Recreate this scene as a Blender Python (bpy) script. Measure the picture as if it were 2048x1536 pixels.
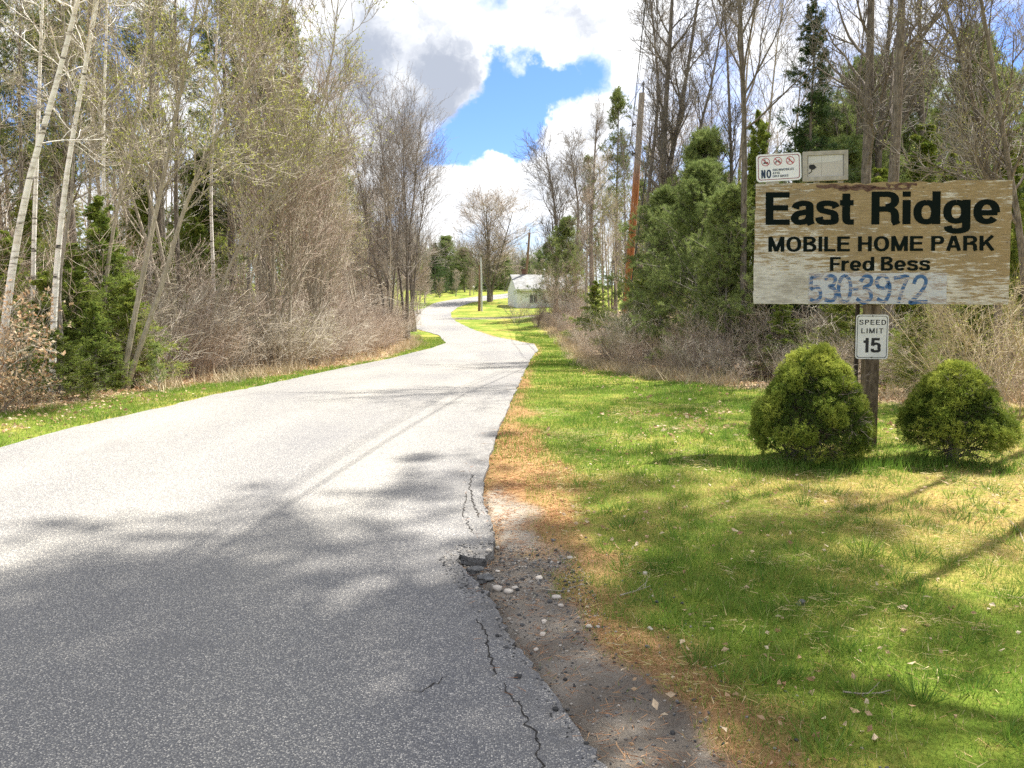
import bpy, math, random
import numpy as np
from mathutils import Vector, Matrix
from mathutils.geometry import delaunay_2d_cdt, tessellate_polygon

SC = bpy.context.scene
for _o in list(bpy.data.objects):
    bpy.data.objects.remove(_o, do_unlink=True)
COL = SC.collection
RAD = math.radians
# ------------------------------------------------------------------ camera
FPX = 1607.0          # focal length in pixels of the 2048 px wide photograph
HOR = 572.0           # row of the horizon
EYE = 1.55
PITCH = math.atan((768 - HOR) / FPX)
cd = bpy.data.cameras.new('camera'); cam = bpy.data.objects.new('camera', cd); COL.objects.link(cam)
cam.location = (0, 0, EYE)
cam.rotation_euler = (math.pi / 2 - PITCH, 0, 0)
cd.sensor_fit = 'HORIZONTAL'; cd.angle = 2 * math.atan(1024 / FPX)
cd.clip_start = 0.05; cd.clip_end = 3000
SC.camera = cam

def ray(px, py):
    a = (px - 1024) / FPX; b = -(py - 768) / FPX
    c, s = math.cos(PITCH), math.sin(PITCH)
    return (a, c + b * s, -s + b * c)

def at(px, py, y):
    d = ray(px, py); t = y / d[1]
    return np.array([d[0] * t, y, EYE + d[2] * t])

def flat(px, py, z=0.0):
    d = ray(px, py); t = (z - EYE) / d[2]
    return (d[0] * t, d[1] * t)

def nodes_of(idb):
    idb.use_nodes = True
    nt = idb.node_tree; nt.nodes.clear()
    return nt

class NT:
    """short-hand for building node trees"""
    def __init__(s, nt): s.nt = nt; s.N = nt.nodes; s.L = nt.links
    def n(s, typ, ins=None, **props):
        nd = s.N.new(typ)
        for k, v in props.items(): setattr(nd, k, v)
        for k, v in (ins or {}).items():
            if isinstance(v, bpy.types.NodeSocket): s.L.new(v, nd.inputs[k])
            else: nd.inputs[k].default_value = v
        return nd
    def math(s, op, a, b=0.5, clamp=False):
        return s.n('ShaderNodeMath', {0: a, 1: b}, operation=op, use_clamp=clamp).outputs[0]
    def noise(s, scale, detail=4, rough=0.55, vec=None, dist=0.0):
        i = {'Scale': scale, 'Detail': detail, 'Roughness': rough, 'Distortion': dist}
        if vec is not None: i['Vector'] = vec
        return s.n('ShaderNodeTexNoise', i)
    def ramp(s, fac, stops, interp='LINEAR'):
        nd = s.n('ShaderNodeValToRGB', {'Fac': fac}); cr = nd.color_ramp; cr.interpolation = interp
        while len(cr.elements) < len(stops): cr.elements.new(0.5)
        for e, (p, c) in zip(cr.elements, stops):
            e.position = p; e.color = (*c, 1) if not isinstance(c, (int, float)) else (c, c, c, 1)
        return nd.outputs[0]
    def mix(s, fac, a, b, mode='MIX'):
        nd = s.n('ShaderNodeMix', data_type='RGBA', blend_type=mode)
        for k, v in ((0, fac), (6, a), (7, b)):
            if isinstance(v, bpy.types.NodeSocket): s.L.new(v, nd.inputs[k])
            elif k == 0: nd.inputs[0].default_value = v
            else: nd.inputs[k].default_value = (*v, 1) if len(v) == 3 else v
        return nd.outputs[2]
    def range(s, v, a, b, c=0.0, d=1.0, smooth=True):
        return s.n('ShaderNodeMapRange', {0: v, 1: a, 2: b, 3: c, 4: d}, interpolation_type='SMOOTHSTEP' if smooth else 'LINEAR').outputs[0]

# ------------------------------------------------------------------ world (sky and clouds)
SUN = Vector((0.442, 0.38, 1.0)).normalized()
w = bpy.data.worlds.new('World'); SC.world = w
T = NT(nodes_of(w))
sky = T.n('ShaderNodeTexSky', sky_type='NISHITA', sun_disc=False, sun_elevation=math.asin(SUN.z),
          sun_rotation=math.atan2(SUN.x, SUN.y), air_density=1.0, dust_density=0.3, ozone_density=2.0)
skyc = T.n('ShaderNodeVectorMath', {0: sky.outputs[0], 1: (0.030, 0.039, 0.060)}, operation='MULTIPLY').outputs[0]
tc = T.n('ShaderNodeTexCoord').outputs['Generated']
n_big = T.noise(5.0, 3, 0.5, tc).outputs[0]
n_puff = T.noise(14.0, 9, 0.56, tc, 0.15).outputs[0]
n_shade = T.noise(7.0, 6, 0.5, T.n('ShaderNodeVectorMath', {0: tc, 1: (3.1, 1.7, -0.09)}, operation='ADD').outputs[0]).outputs[0]
wob = T.noise(11, 7, 0.62, tc).outputs['Color']
wv = T.n('ShaderNodeVectorMath', {0: T.n('ShaderNodeVectorMath', {0: wob, 1: (.5, .5, .5)}, operation='SUBTRACT').outputs[0], 1: (.11, .11, .11)}, operation='MULTIPLY').outputs[0]
tw = T.n('ShaderNodeVectorMath', {0: T.n('ShaderNodeVectorMath', {0: tc, 1: wv}, operation='ADD').outputs[0]}, operation='NORMALIZE').outputs[0]
def lobe(px, py, rpx, amp, k=None):
    d = Vector(ray(px, py)).normalized()
    ang = rpx / FPX
    dot = T.n('ShaderNodeVectorMath', {0: tw, 1: d}, operation='DOT_PRODUCT').outputs['Value']
    v = T.range(dot, math.cos(ang), 1.0, 0.0, amp, smooth=False)
    return v
def total(ls):
    s = ls[0]
    for l in ls[1:]: s = T.math('ADD', s, l)
    return s
gaps = total([lobe(*g) for g in [(1030, 165, 75, .6), (1000, 225, 90, .7), (955, 275, 90, .65), (1045, 275, 70, .6), (1170, 145, 62, .6),
                                 (1100, 170, 50, .5), (925, 305, 60, .5), (1000, 130, 40, .2), (1185, 20, 35, .3), (1060, 480, 40, .25),
                                 (60, 260, 120, .4), (230, 130, 110, .35), (1900, 300, 110, .4), (2030, 60, 120, .3), (1690, 480, 100, .3), (1950, 520, 120, .3)]])
puffs = total([lobe(*g) for g in [(1160, 235, 75, .35), (980, 360, 75, .5), (1100, 345, 90, .45), (1200, 60, 130, .3), (830, 120, 190, .4), (1080, 60, 90, .3),
                                  (740, 300, 120, .4), (900, 400, 80, .25), (760, 40, 200, .3)]])
dens = T.math('ADD', T.math('SUBTRACT', T.math('ADD', T.math('MULTIPLY', n_puff, 1.15), T.math('MULTIPLY', n_big, 0.30)), gaps), puffs)
cov = T.range(dens, 0.33, 0.90)
grey = total([lobe(*g) for g in [(800, 175, 190, .75), (930, 160, 110, .35), (700, 150, 140, .4), (1120, 40, 110, .35), (1060, 400, 90, .35),
                                 (900, 470, 150, .25), (1180, 330, 80, .15)]])
edge = T.range(dens, 0.60, 1.15)            # thicker cloud is greyer underneath
gr = T.range(T.math('ADD', T.math('MULTIPLY', T.math('ADD', T.math('MULTIPLY', edge, 0.35), grey), T.range(n_shade, 0.28, 0.72, 0.3, 1.0)), T.range(T.noise(19, 6, .6, T.n('ShaderNodeVectorMath', {0: tw, 1: (0, 0, .03)}, operation='ADD').outputs[0]).outputs[0], .40, .66, -.10, .26)), 0.0, 1.05)
cloud = T.mix(gr, (0.40, 0.403, 0.408), (0.155, 0.17, 0.202))
skymix = T.mix(cov, skyc, cloud)
bg = T.n('ShaderNodeBackground', {'Color': skymix, 'Strength': 1.0})
T.L.new(bg.outputs[0], T.n('ShaderNodeOutputWorld').inputs[0])
# ------------------------------------------------------------------ sun, exposure
ld = bpy.data.lights.new('sun', 'SUN'); ld.energy = 3.7; ld.angle = RAD(0.55); ld.color = (1.0, 0.95, 0.86)
sun = bpy.data.objects.new('sun', ld); COL.objects.link(sun)
sun.rotation_euler = (-SUN).to_track_quat('-Z', 'Y').to_euler()
SC.view_settings.view_transform = 'Standard'; SC.view_settings.look = 'None'
SC.view_settings.exposure = 1.85; SC.view_settings.gamma = 1; SC.view_settings.use_curve_mapping = False
SC.render.engine = 'CYCLES'
SC.cycles.use_denoising = False
SC.cycles.max_bounces = 5; SC.cycles.diffuse_bounces = 4; SC.cycles.glossy_bounces = 2; SC.cycles.transmission_bounces = 3
SC.cycles.transparent_max_bounces = 4; SC.cycles.caustics_reflective = False; SC.cycles.caustics_refractive = False

# ------------------------------------------------------------------ helpers
def tag(o, label=None, cat=None, group=None, kind=None):
    if label: o['label'] = label
    if cat: o['category'] = cat
    if group: o['group'] = group
    if kind: o['kind'] = kind
    return o

def link(o, parent=None):
    COL.objects.link(o)
    if parent is not None: o.parent = parent
    return o

def empty(name, loc=(0, 0, 0), rz=0.0, **kw):
    o = bpy.data.objects.new(name, None); link(o)
    o.location = loc; o.rotation_euler = (0, 0, rz); o.empty_display_size = 0.2
    return tag(o, **kw)

class MB:
    """collects triangles and quads as numpy blocks, builds ONE mesh"""
    def __init__(s): s.v = []; s.f = []; s.m = []; s.t = []; s.nv = 0; s.smooth = False
    def add(s, v, f, mat=0, tint=0.0):
        v = np.asarray(v, float).reshape(-1, 3); f = np.asarray(f, int)
        if len(v) == 0 or len(f) == 0: return s
        s.v.append(v); s.f.append(f + s.nv); s.m.append(np.full(len(f), mat)); s.nv += len(v)
        s.t.append(np.broadcast_to(np.asarray(tint, float), (len(v),)).copy())
        return s
    def mesh(s, name, mats):
        me = bpy.data.meshes.new(name)
        V = np.concatenate(s.v)
        fl = np.concatenate([f.ravel() for f in s.f]); sizes = np.concatenate([np.full(len(f), f.shape[1]) for f in s.f])
        starts = np.concatenate([[0], np.cumsum(sizes)[:-1]])
        me.vertices.add(len(V)); me.vertices.foreach_set('co', V.astype(np.float32).ravel())
        me.loops.add(len(fl)); me.loops.foreach_set('vertex_index', fl.astype(np.int32))
        me.polygons.add(len(sizes)); me.polygons.foreach_set('loop_start', starts.astype(np.int32))
        for m in mats: me.materials.append(m)
        me.polygons.foreach_set('material_index', np.concatenate(s.m).astype(np.int32))
        if s.smooth: me.polygons.foreach_set('use_smooth', np.ones(len(sizes), bool))
        at_ = me.attributes.new('tint', 'FLOAT', 'POINT'); at_.data.foreach_set('value', np.concatenate(s.t).astype(np.float32))
        me.update(calc_edges=True)
        if not s.smooth: me.polygons.foreach_set('use_smooth', np.zeros(len(sizes), bool))
        return me
    def build(s, name, mats, parent=None, loc=None):
        if not isinstance(mats, (list, tuple)): mats = [mats]
        o = bpy.data.objects.new(name, s.mesh(name, mats)); link(o, parent)
        if loc is not None: o.location = loc
        return o
    def box(s, a, b, mat=0, tint=0.0, M=None):
        x0, y0, z0 = a; x1, y1, z1 = b
        v = np.array([(x0, y0, z0), (x1, y0, z0), (x1, y1, z0), (x0, y1, z0), (x0, y0, z1), (x1, y0, z1), (x1, y1, z1), (x0, y1, z1)], float)
        if M is not None: v = v @ np.array(M)[:3, :3].T + np.array(M)[:3, 3]
        return s.add(v, [(0, 3, 2, 1), (4, 5, 6, 7), (0, 1, 5, 4), (1, 2, 6, 5), (2, 3, 7, 6), (3, 0, 4, 7)], mat, tint)
    def tubes(s, P, R, k=4, mat=0, tint=0.0):
        """P (B,n,3) polylines, R (B,n) radii"""
        P = np.asarray(P, float); R = np.asarray(R, float)
        if P.ndim == 2: P = P[None]; R = R[None]
        B, n, _ = P.shape
        if B == 0: return s
        D = np.gradient(P, axis=1); D /= np.linalg.norm(D, axis=2, keepdims=True) + 1e-9
        m = D.mean(axis=1); ref = np.where(np.abs(m[:, 2:3]) > 0.8, np.array([[1., 0, 0]]), np.array([[0, 0, 1.]]))
        U = np.cross(D, ref[:, None, :]); U /= np.linalg.norm(U, axis=2, keepdims=True) + 1e-9
        W = np.cross(D, U)
        a = np.arange(k) * 2 * math.pi / k
        ring = P[:, :, None, :] + R[:, :, None, None] * (np.cos(a)[None, None, :, None] * U[:, :, None, :] + np.sin(a)[None, None, :, None] * W[:, :, None, :])
        V = ring.reshape(-1, 3)
        base = (np.arange(B) * n * k)[:, None, None] + (np.arange(n - 1) * k)[None, :, None]
        j = np.arange(k)[None, None, :]; j2 = (j + 1) % k
        F = np.stack([base + j, base + j2, base + k + j2, base + k + j], -1).reshape(-1, 4)
        tt = tint
        if np.ndim(tint) == 1 and len(tint) == B: tt = np.repeat(tint, n * k)
        return s.add(V, F, mat, tt)
    def needles(s, P, D, L, Wd, rng, mat=0, tint=0.0):
        n = len(P)
        if n == 0: return s
        D = D / (np.linalg.norm(D, axis=1, keepdims=True) + 1e-9)
        S = np.cross(D, rng.normal(size=(n, 3))); S /= np.linalg.norm(S, axis=1, keepdims=True) + 1e-9
        L = np.broadcast_to(L, (n,))[:, None]; Wd = np.broadcast_to(Wd, (n,))[:, None]
        V = np.stack([P - S * Wd / 2, P + S * Wd / 2, P + D * L], 1).reshape(-1, 3)
        tt = tint if np.ndim(tint) == 0 else np.repeat(tint, 3)
        return s.add(V, np.arange(3 * n).reshape(-1, 3), mat, tt)
    def leaves(s, P, D, L, Wd, rng, mat=0, tint=0.0):
        n = len(P)
        if n == 0: return s
        D = D / (np.linalg.norm(D, axis=1, keepdims=True) + 1e-9)
        S = np.cross(D, rng.normal(size=(n, 3))); S /= np.linalg.norm(S, axis=1, keepdims=True) + 1e-9
        N_ = np.cross(D, S)
        L = np.broadcast_to(L, (n,))[:, None]; Wd = np.broadcast_to(Wd, (n,))[:, None]
        V = np.stack([P, P + D * L * .5 + S * Wd / 2 + N_ * Wd * .25, P + D * L, P + D * L * .5 - S * Wd / 2 + N_ * Wd * .25], 1).reshape(-1, 3)
        tt = tint if np.ndim(tint) == 0 else np.repeat(tint, 4)
        return s.add(V, np.arange(4 * n).reshape(-1, 4), mat, tt)

def seg_dist(X, poly, closed=True):
    X = np.asarray(X, float); A = np.asarray(poly, float); Bp = np.roll(A, -1, 0) if closed else A[1:]
    if not closed: A = A[:-1]
    best = np.full(len(X), 1e9)
    for a, b in zip(A, Bp):
        ab = b - a; t = np.clip(((X - a) @ ab) / (ab @ ab + 1e-12), 0, 1)
        d = X - a - t[:, None] * ab
        best = np.minimum(best, np.hypot(d[:, 0], d[:, 1]))
    return best
def inside(X, poly):
    X = np.asarray(X, float); P = np.asarray(poly, float); c = np.zeros(len(X), bool); n = len(P)
    for i in range(n):
        x0, y0 = P[i]; x1, y1 = P[(i + 1) % n]
        if y0 == y1: continue
        cond = ((y0 > X[:, 1]) != (y1 > X[:, 1])) & (X[:, 0] < (x1 - x0) * (X[:, 1] - y0) / (y1 - y0) + x0)
        c ^= cond
    return c
def sdist(X, poly):
    d = seg_dist(X, poly); return np.where(inside(X, poly), -d, d)

_rng0 = np.random.default_rng(7)
_PH = [(_rng0.uniform(0, 6.28, 2), _rng0.normal(size=2)) for _ in range(24)]
def vnoise(x, y, scale):
    """cheap smooth 2D noise in -1..1, features about 1/scale metres"""
    s = 0
    for k, (ph, di) in enumerate(_PH[:14]):
        a = k * 2.399; f = scale * (0.6 + 1.5 * ((k * 0.618) % 1))
        s = s + np.sin(f * (x * math.cos(a) + y * math.sin(a)) * 2 + ph[0] + 0.8 * np.sin(f * (x * math.sin(a * 1.7) - y * math.cos(a)) + ph[1]))
    return s / 5.0
def smooth(v, a, b):
    t = np.clip((v - a) / (b - a), 0, 1); return t * t * (3 - 2 * t)

# ------------------------------------------------------------------ terrain and road outline
HY = np.array([-30, 0, 8, 12, 17, 23, 30, 43, 52, 60, 75, 85, 95, 110, 125, 160, 300, 900], float)
HZ = np.array([0.0, 0.0, 0.0, -.08, -.38, -.75, -1.1, -1.42, -1.3, -1.12, -.97, -.75, -.34, .05, .45, .8, 1.2, 1.2], float)
def hbase(y): return np.interp(y, HY, HZ)
def ground_px(px, py):
    """pixel -> ground point on the base terrain (march along the ray)"""
    d = ray(px, py); y = 1.5
    prev = None
    while y < 400:
        z = EYE + d[2] / d[1] * y; g = float(hbase(y))
        if z <= g: break
        y *= 1.004
    return (d[0] / d[1] * y, y)

LPX = [(0, 897), (150, 855), (280, 826), (400, 797), (500, 776), (600, 755), (700, 733), (800, 712), (860, 697), (893, 686)]
left = [(-9.5, -3.0), (-7.6, 2.0)] + [ground_px(*p) for p in LPX]
L_ = [(-3.95, 46.5), (-5.6, 52), (-7.5, 60), (-8.3, 67)] + [tuple(at(p[0], 0, p[2])[:2]) for p in [(838, 0, 83), (862, 0, 91), (900, 0, 101), (955, 0, 111), (1017, 0, 124), (1080, 0, 131), (1200, 0, 136)]]
def far_pt(px, d): return ((px - 1024) / FPX * d, d)
left += [(-4.4, 48), (-6.2, 53), (-8.3, 60), (-9.6, 68), (-9.9, 76)] + [far_pt(*p) for p in [(850, 85), (868, 93), (905, 102), (955, 112), (1017, 124), (1080, 131), (1200, 136)]]
RPX = [(1230, 1600), (1205, 1536), (1165, 1475), (1130, 1420), (1090, 1370), (1060, 1330), (1022, 1285), (1003, 1240), (985, 1205), (968, 1180), (940, 1152), (922, 1134),
       (910, 1122), (918, 1112), (940, 1114), (962, 1118), (985, 1104), (990, 1075), (978, 1035), (965, 1000), (966, 965), (974, 930), (984, 900), (1000, 850), (1015, 820),
       (1033, 780), (1045, 750), (1060, 720), (1076, 698), (1068, 688), (1030, 681)]
right = [(0.9, -3.0), (0.55, 1.5)] + [ground_px(*p) for p in RPX] + [far_pt(*p) for p in [(985, 47), (940, 54), (912, 61), (903, 68), (902, 76), (915, 86), (945, 95), (1017, 108), (1100, 114), (1200, 118)]]
rr = random.Random(3)
def refine(pts, amp, step):
    out = []
    for a, b in zip(pts[:-1], pts[1:]):
        a = np.array(a); b = np.array(b); L = np.hypot(*(b - a)); n = max(1, min(14, int(L / step(a[1]))))
        nr = np.array([-(b - a)[1], (b - a)[0]]) / (L + 1e-9)
        for i in range(n):
            p = a + (b - a) * i / n
            out.append(tuple(p + nr * rr.gauss(0, amp(a[1]))))
    out.append(tuple(pts[-1])); return out
right_r = refine(right, lambda y: .008 if y < 12 else .02, lambda y: .04 if y < 6 else .2 if y < 15 else 1.0)
left_r = refine(left, lambda y: .02, lambda y: .25 if y < 15 else 1.0)
ROAD = np.array(right_r + left_r[::-1])
ROADS = np.array(right + left[::-1])

def G(*pts): return np.array([ground_px(*p) for p in pts])
RUT = G((900, 1125), (935, 1098), (1000, 1092), (1060, 1098), (1120, 1110), (1150, 1165), (1185, 1245), (1240, 1330), (1330, 1400), (1430, 1470), (1480, 1536), (1500, 1590), (1230, 1590), (1120, 1420), (1000, 1250), (935, 1160))
SAND = G((970, 985), (1000, 975), (1030, 1005), (1062, 1050), (1085, 1098), (1040, 1100), (995, 1100), (978, 1040))
NEED = G((1012, 815), (1035, 800), (1045, 850), (1075, 905), (1130, 960), (1140, 1030), (1170, 1090), (1215, 1150), (1290, 1240), (1390, 1340), (1500, 1440), (1640, 1536), (1700, 1620), (1350, 1620), (1100, 1250), (960, 960), (985, 880))
BRUSH_R = np.array([(40, 6.0), (40, 10.0), (7.2, 10.4), (5.2, 11.3), (3.9, 13.3), (2.9, 16), (2.35, 21), (2.2, 28), (2.4, 36), (2.6, 46), (2.0, 54), (1.6, 60), (2.6, 68), (4.5, 74), (9, 79), (40, 80), (400, 80), (400, 6)])
BRUSH_L = np.array([(-60, -5), (-10.2, 4), (-7.2, 8.5), (-5.95, 12), (-5.4, 17), (-5.0, 23), (-4.7, 30), (-4.9, 40), (-6.0, 47), (-8.0, 54), (-10, 62), (-12, 74), (-60, 80), (-400, 80), (-400, -5)])
DRIVE = np.array([(-5.6, 63.5), (8, 64.5), (8, 67.5), (-5.8, 67)])

def H(x, y, ditch=True):
    x = np.asarray(x, float); y = np.asarray(y, float)
    X = np.stack([x.ravel(), y.ravel()], 1)
    dr = sdist(X, ROADS)
    z = hbase(X[:, 1]) + smooth(dr, 2.5, 9) * .35 * smooth(X[:, 1], 14, 28) * (1 - smooth(X[:, 1], 60, 80))
    z += smooth(dr, .5, 3) * (.035 * vnoise(X[:, 0], X[:, 1], .9) + .012 * vnoise(X[:, 0] + 5, X[:, 1], 3.1))
    z += smooth(np.abs(X[:, 0]), 60, 300) * 3
    if ditch:
        z -= .03 * np.where(dr < 0, 1, np.where(X[:, 1] < 5.4, smooth(.10 - dr, 0, .10), smooth(.05 - dr, 0, .05)))
        z -= .032 * (1 - smooth(sdist(X, RUT), -.15, .12))
        z -= .02 * (1 - smooth(sdist(X, SAND), -.12, .12))
    return z.reshape(x.shape)
def Hs(x, y): return float(H(np.array([x]), np.array([y]))[0])

# ------------------------------------------------------------------ materials
def mat(name, fn, rough=0.9, spec=0.2, bump=None, transl=0.0):
    m = bpy.data.materials.new(name); t = NT(nodes_of(m))
    col = fn(t)
    b = None
    p = t.n('ShaderNodeBsdfPrincipled', {'Roughness': rough, 'Specular IOR Level': spec})
    t.L.new(col, p.inputs['Base Color']) if isinstance(col, bpy.types.NodeSocket) else setattr(p.inputs['Base Color'], 'default_value', (*col, 1))
    if bump:
        h, strength, dist = bump(t)
        b = t.n('ShaderNodeBump', {'Height': h, 'Strength': strength, 'Distance': dist}); t.L.new(b.outputs[0], p.inputs['Normal'])
    out = t.n('ShaderNodeOutputMaterial')
    if transl:
        tr = t.n('ShaderNodeBsdfTranslucent')
        t.L.new(col, tr.inputs[0]) if isinstance(col, bpy.types.NodeSocket) else setattr(tr.inputs[0], 'default_value', (*col, 1))
        mx = t.n('ShaderNodeMixShader', {0: transl}); t.L.new(p.outputs[0], mx.inputs[1]); t.L.new(tr.outputs[0], mx.inputs[2])
        t.L.new(mx.outputs[0], out.inputs[0])
    else: t.L.new(p.outputs[0], out.inputs[0])
    return m
def geo_pos(t): return t.n('ShaderNodeNewGeometry').outputs['Position']
def obj_co(t): return t.n('ShaderNodeTexCoord').outputs['Object']
def scaled(t, v, s): return t.n('ShaderNodeMapping', {'Vector': v, 'Scale': s}).outputs[0]
def attr(t, name): return t.n('ShaderNodeAttribute', attribute_name=name).outputs['Fac']
def plain(name, c1, c2, scale=6, rough=.9, **k):
    return mat(name, lambda t: t.ramp(t.noise(scale, 5, .6, obj_co(t)).outputs[0], [(.3, c1), (.7, c2)]), rough, **k)
def bark(name, c1, c2, c3=None):
    def f(t):
        v = scaled(t, obj_co(t), (9, 9, 2.2)); n = t.noise(3, 6, .65, v).outputs[0]
        c = t.ramp(n, [(.32, c1), (.55, c2), (.72, c3 or c2)])
        return t.mix(t.range(t.noise(1.3, 3, .5, obj_co(t)).outputs[0], .5, .7), c, tuple(x * .75 for x in c2))
    return mat(name, f, .95, .1, bump=lambda t: (t.noise(5, 6, .7, scaled(t, obj_co(t), (9, 9, 2.0))).outputs[0], .6, .02))
def tinted(name, stops, transl=0, rough=.8, spec=.2, rand=0.0):
    def f(t):
        a = attr(t, 'tint')
        if rand: a = t.math('ADD', a, t.math('MULTIPLY', t.math('SUBTRACT', t.n('ShaderNodeObjectInfo').outputs['Random'], .5), rand))
        return t.ramp(a, stops)
    return mat(name, f, rough, spec, transl=transl)

M = {}
M['bark'] = bark('bark_grey', (.14, .125, .11), (.31, .28, .24), (.45, .42, .37))
M['bark_dark'] = bark('bark_dark', (.07, .06, .05), (.19, .165, .14), (.30, .27, .23))
M['bark_tan'] = bark('bark_tan', (.22, .19, .145), (.42, .37, .29), (.55, .50, .41))
M['twig'] = tinted('twig_grey', [(0, (.16, .135, .11)), (.5, (.36, .32, .26)), (1, (.58, .53, .44))], rand=.5)
M['twig_dark'] = tinted('twig_dark', [(0, (.09, .08, .07)), (1, (.34, .31, .27))], rand=.5)
M['twig_red'] = tinted('twig_red', [(0, (.17, .12, .095)), (.5, (.36, .29, .23)), (1, (.54, .47, .38))], rand=.5)
M['twig_straw'] = tinted('twig_straw', [(0, (.36, .29, .19)), (1, (.58, .49, .34))], rand=.3)
M['bud'] = tinted('bud_green', [(0, (.30, .33, .07)), (1, (.48, .48, .15))], transl=.35, rand=.3)
M['bud_red'] = tinted('bud_red', [(0, (.27, .12, .08)), (1, (.38, .22, .14))], transl=.2, rand=.3)
M['pine'] = tinted('pine_needles', [(0, (.085, .125, .035)), (.5, (.16, .21, .055)), (1, (.30, .34, .09))], transl=.3, rand=.3)
M['pine_soft'] = tinted('young_pine_needles', [(0, (.12, .175, .055)), (.5, (.22, .28, .09)), (1, (.38, .43, .15))], transl=.3, rand=.3)
M['spruce'] = tinted('spruce_needles', [(0, (.09, .14, .03)), (.5, (.21, .275, .05)), (1, (.42, .44, .09))], transl=.25, rand=.35)
M['spruce_dark'] = tinted('dark_spruce_needles', [(0, (.035, .07, .025)), (1, (.10, .155, .045))], transl=.2, rand=.3)
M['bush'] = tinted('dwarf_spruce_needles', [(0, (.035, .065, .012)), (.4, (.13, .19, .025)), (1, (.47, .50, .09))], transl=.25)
M['dead'] = tinted('dead_leaf', [(0, (.30, .17, .09)), (.5, (.52, .36, .22)), (1, (.75, .62, .45))], transl=.25, rand=.1)
M['grass'] = tinted('grass_blade', [(0, (.07, .15, .02)), (.35, (.15, .265, .035)), (.6, (.30, .37, .07)), (.8, (.52, .43, .15)), (1, (.66, .54, .32))], transl=.4, rough=.6, spec=.3)
M['needle_litter'] = tinted('fallen_needles', [(0, (.24, .10, .045)), (.5, (.42, .21, .10)), (1, (.58, .36, .19))], rough=.8)
M['gravel'] = tinted('gravel', [(0, (.045, .045, .045)), (.5, (.16, .155, .15)), (.85, (.34, .31, .27)), (1, (.48, .44, .38))])
def birch(t):
    v = obj_co(t)
    n = t.noise(2.2, 5, .7, scaled(t, v, (1.2, 1.2, 7))).outputs[0]
    c = t.ramp(n, [(.37, (.05, .045, .04)), (.42, (.55, .50, .44)), (.5, (.78, .75, .70)), (.75, (.88, .86, .82))])
    return t.mix(t.range(t.noise(1.1, 3, .5, v).outputs[0], .55, .72), c, (.62, .54, .46))
M['birch'] = mat('birch_bark', birch, .7, .2)

def ground_col(t):
    p = geo_pos(t)
    big = t.noise(.55, 4, .6, p).outputs[0]; mid = t.noise(3.0, 5, .65, p).outputs[0]; fine = t.noise(45, 4, .7, p).outputs[0]
    g = t.ramp(t.math('ADD', t.math('MULTIPLY', big, .6), t.math('MULTIPLY', mid, .4)), [(.34, (.09, .17, .018)), (.48, (.19, .26, .035)), (.57, (.36, .33, .08)), (.68, (.44, .33, .13))])
    g = t.mix(t.range(fine, .38, .66), t.mix(1.0, g, (.62, .6, .55), 'MULTIPLY'), g)
    litter = t.ramp(t.noise(28, 5, .75, p).outputs[0], [(.3, (.12, .08, .05)), (.48, (.34, .24, .15)), (.6, (.58, .45, .31)), (.75, (.24, .16, .10))])
    needle = t.ramp(t.noise(60, 4, .75, p).outputs[0], [(.3, (.18, .08, .04)), (.55, (.42, .23, .12)), (.75, (.58, .38, .22))])
    dirt = t.ramp(t.math('ADD', t.math('MULTIPLY', t.noise(2.6, 4, .6, p).outputs[0], .6), t.math('MULTIPLY', t.noise(120, 4, .8, p).outputs[0], .4)),
                  [(.36, (.13, .108, .088)), (.5, (.225, .195, .16)), (.62, (.35, .31, .26))])
    sand = t.ramp(t.noise(90, 4, .8, p).outputs[0], [(.3, (.26, .22, .175)), (.6, (.43, .38, .31))])
    g = t.mix(t.math('MULTIPLY', attr(t, 'm_dry'), t.range(t.noise(14, 6, .75, p).outputs[0], .35, .6)), g, t.ramp(fine, [(.35, (.24, .15, .05)), (.6, (.50, .36, .14))]))
    c = t.mix(attr(t, 'm_litter'), g, litter)
    c = t.mix(attr(t, 'm_needle'), c, needle)
    c = t.mix(attr(t, 'm_sand'), c, sand)
    return t.mix(attr(t, 'm_dirt'), c, dirt)
M['ground'] = mat('ground', ground_col, .95, .1, bump=lambda t: (t.noise(55, 6, .75, geo_pos(t)).outputs[0], .7, .03))

def road_col(t):
    p = geo_pos(t)
    st = t.n('ShaderNodeTexVoronoi', {'Vector': p, 'Scale': 150.0, 'Randomness': 1.0}, feature='F1')
    rnd = t.n('ShaderNodeSeparateColor', {0: st.outputs['Color']}).outputs[0]
    stone = t.ramp(rnd, [(0, (.19, .19, .19)), (.45, (.29, .285, .275)), (.75, (.42, .405, .37)), (1, (.74, .70, .62))])
    c = t.mix(t.range(st.outputs['Distance'], .35, .62), stone, (.16, .16, .165))
    v = t.noise(.5, 5, .6, scaled(t, p, (1, .35, 1))).outputs[0]
    c = t.mix(1.0, c, t.ramp(v, [(.3, (.78, .78, .80)), (.7, (1.12, 1.09, 1.02))]), 'MULTIPLY')
    c = t.mix(t.range(t.noise(9, 6, .7, p).outputs[0], .62, .75, 0, .35), c, (.15, .15, .15))
    c = t.mix(1.0, c, t.ramp(attr(t, 'm_track'), [(0, (.90, .90, .91)), (1, (1.10, 1.09, 1.06))]), 'MULTIPLY')
    c = t.mix(t.range(t.noise(1.1, 6, .7, p).outputs[0], .55, .68, 0, .38), c, (.17, .165, .16))
    c = t.mix(t.math('MULTIPLY', attr(t, 'm_old'), t.range(t.noise(6, 5, .7, p).outputs[0], .4, .65)), c, (.13, .125, .12))
    return c
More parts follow.
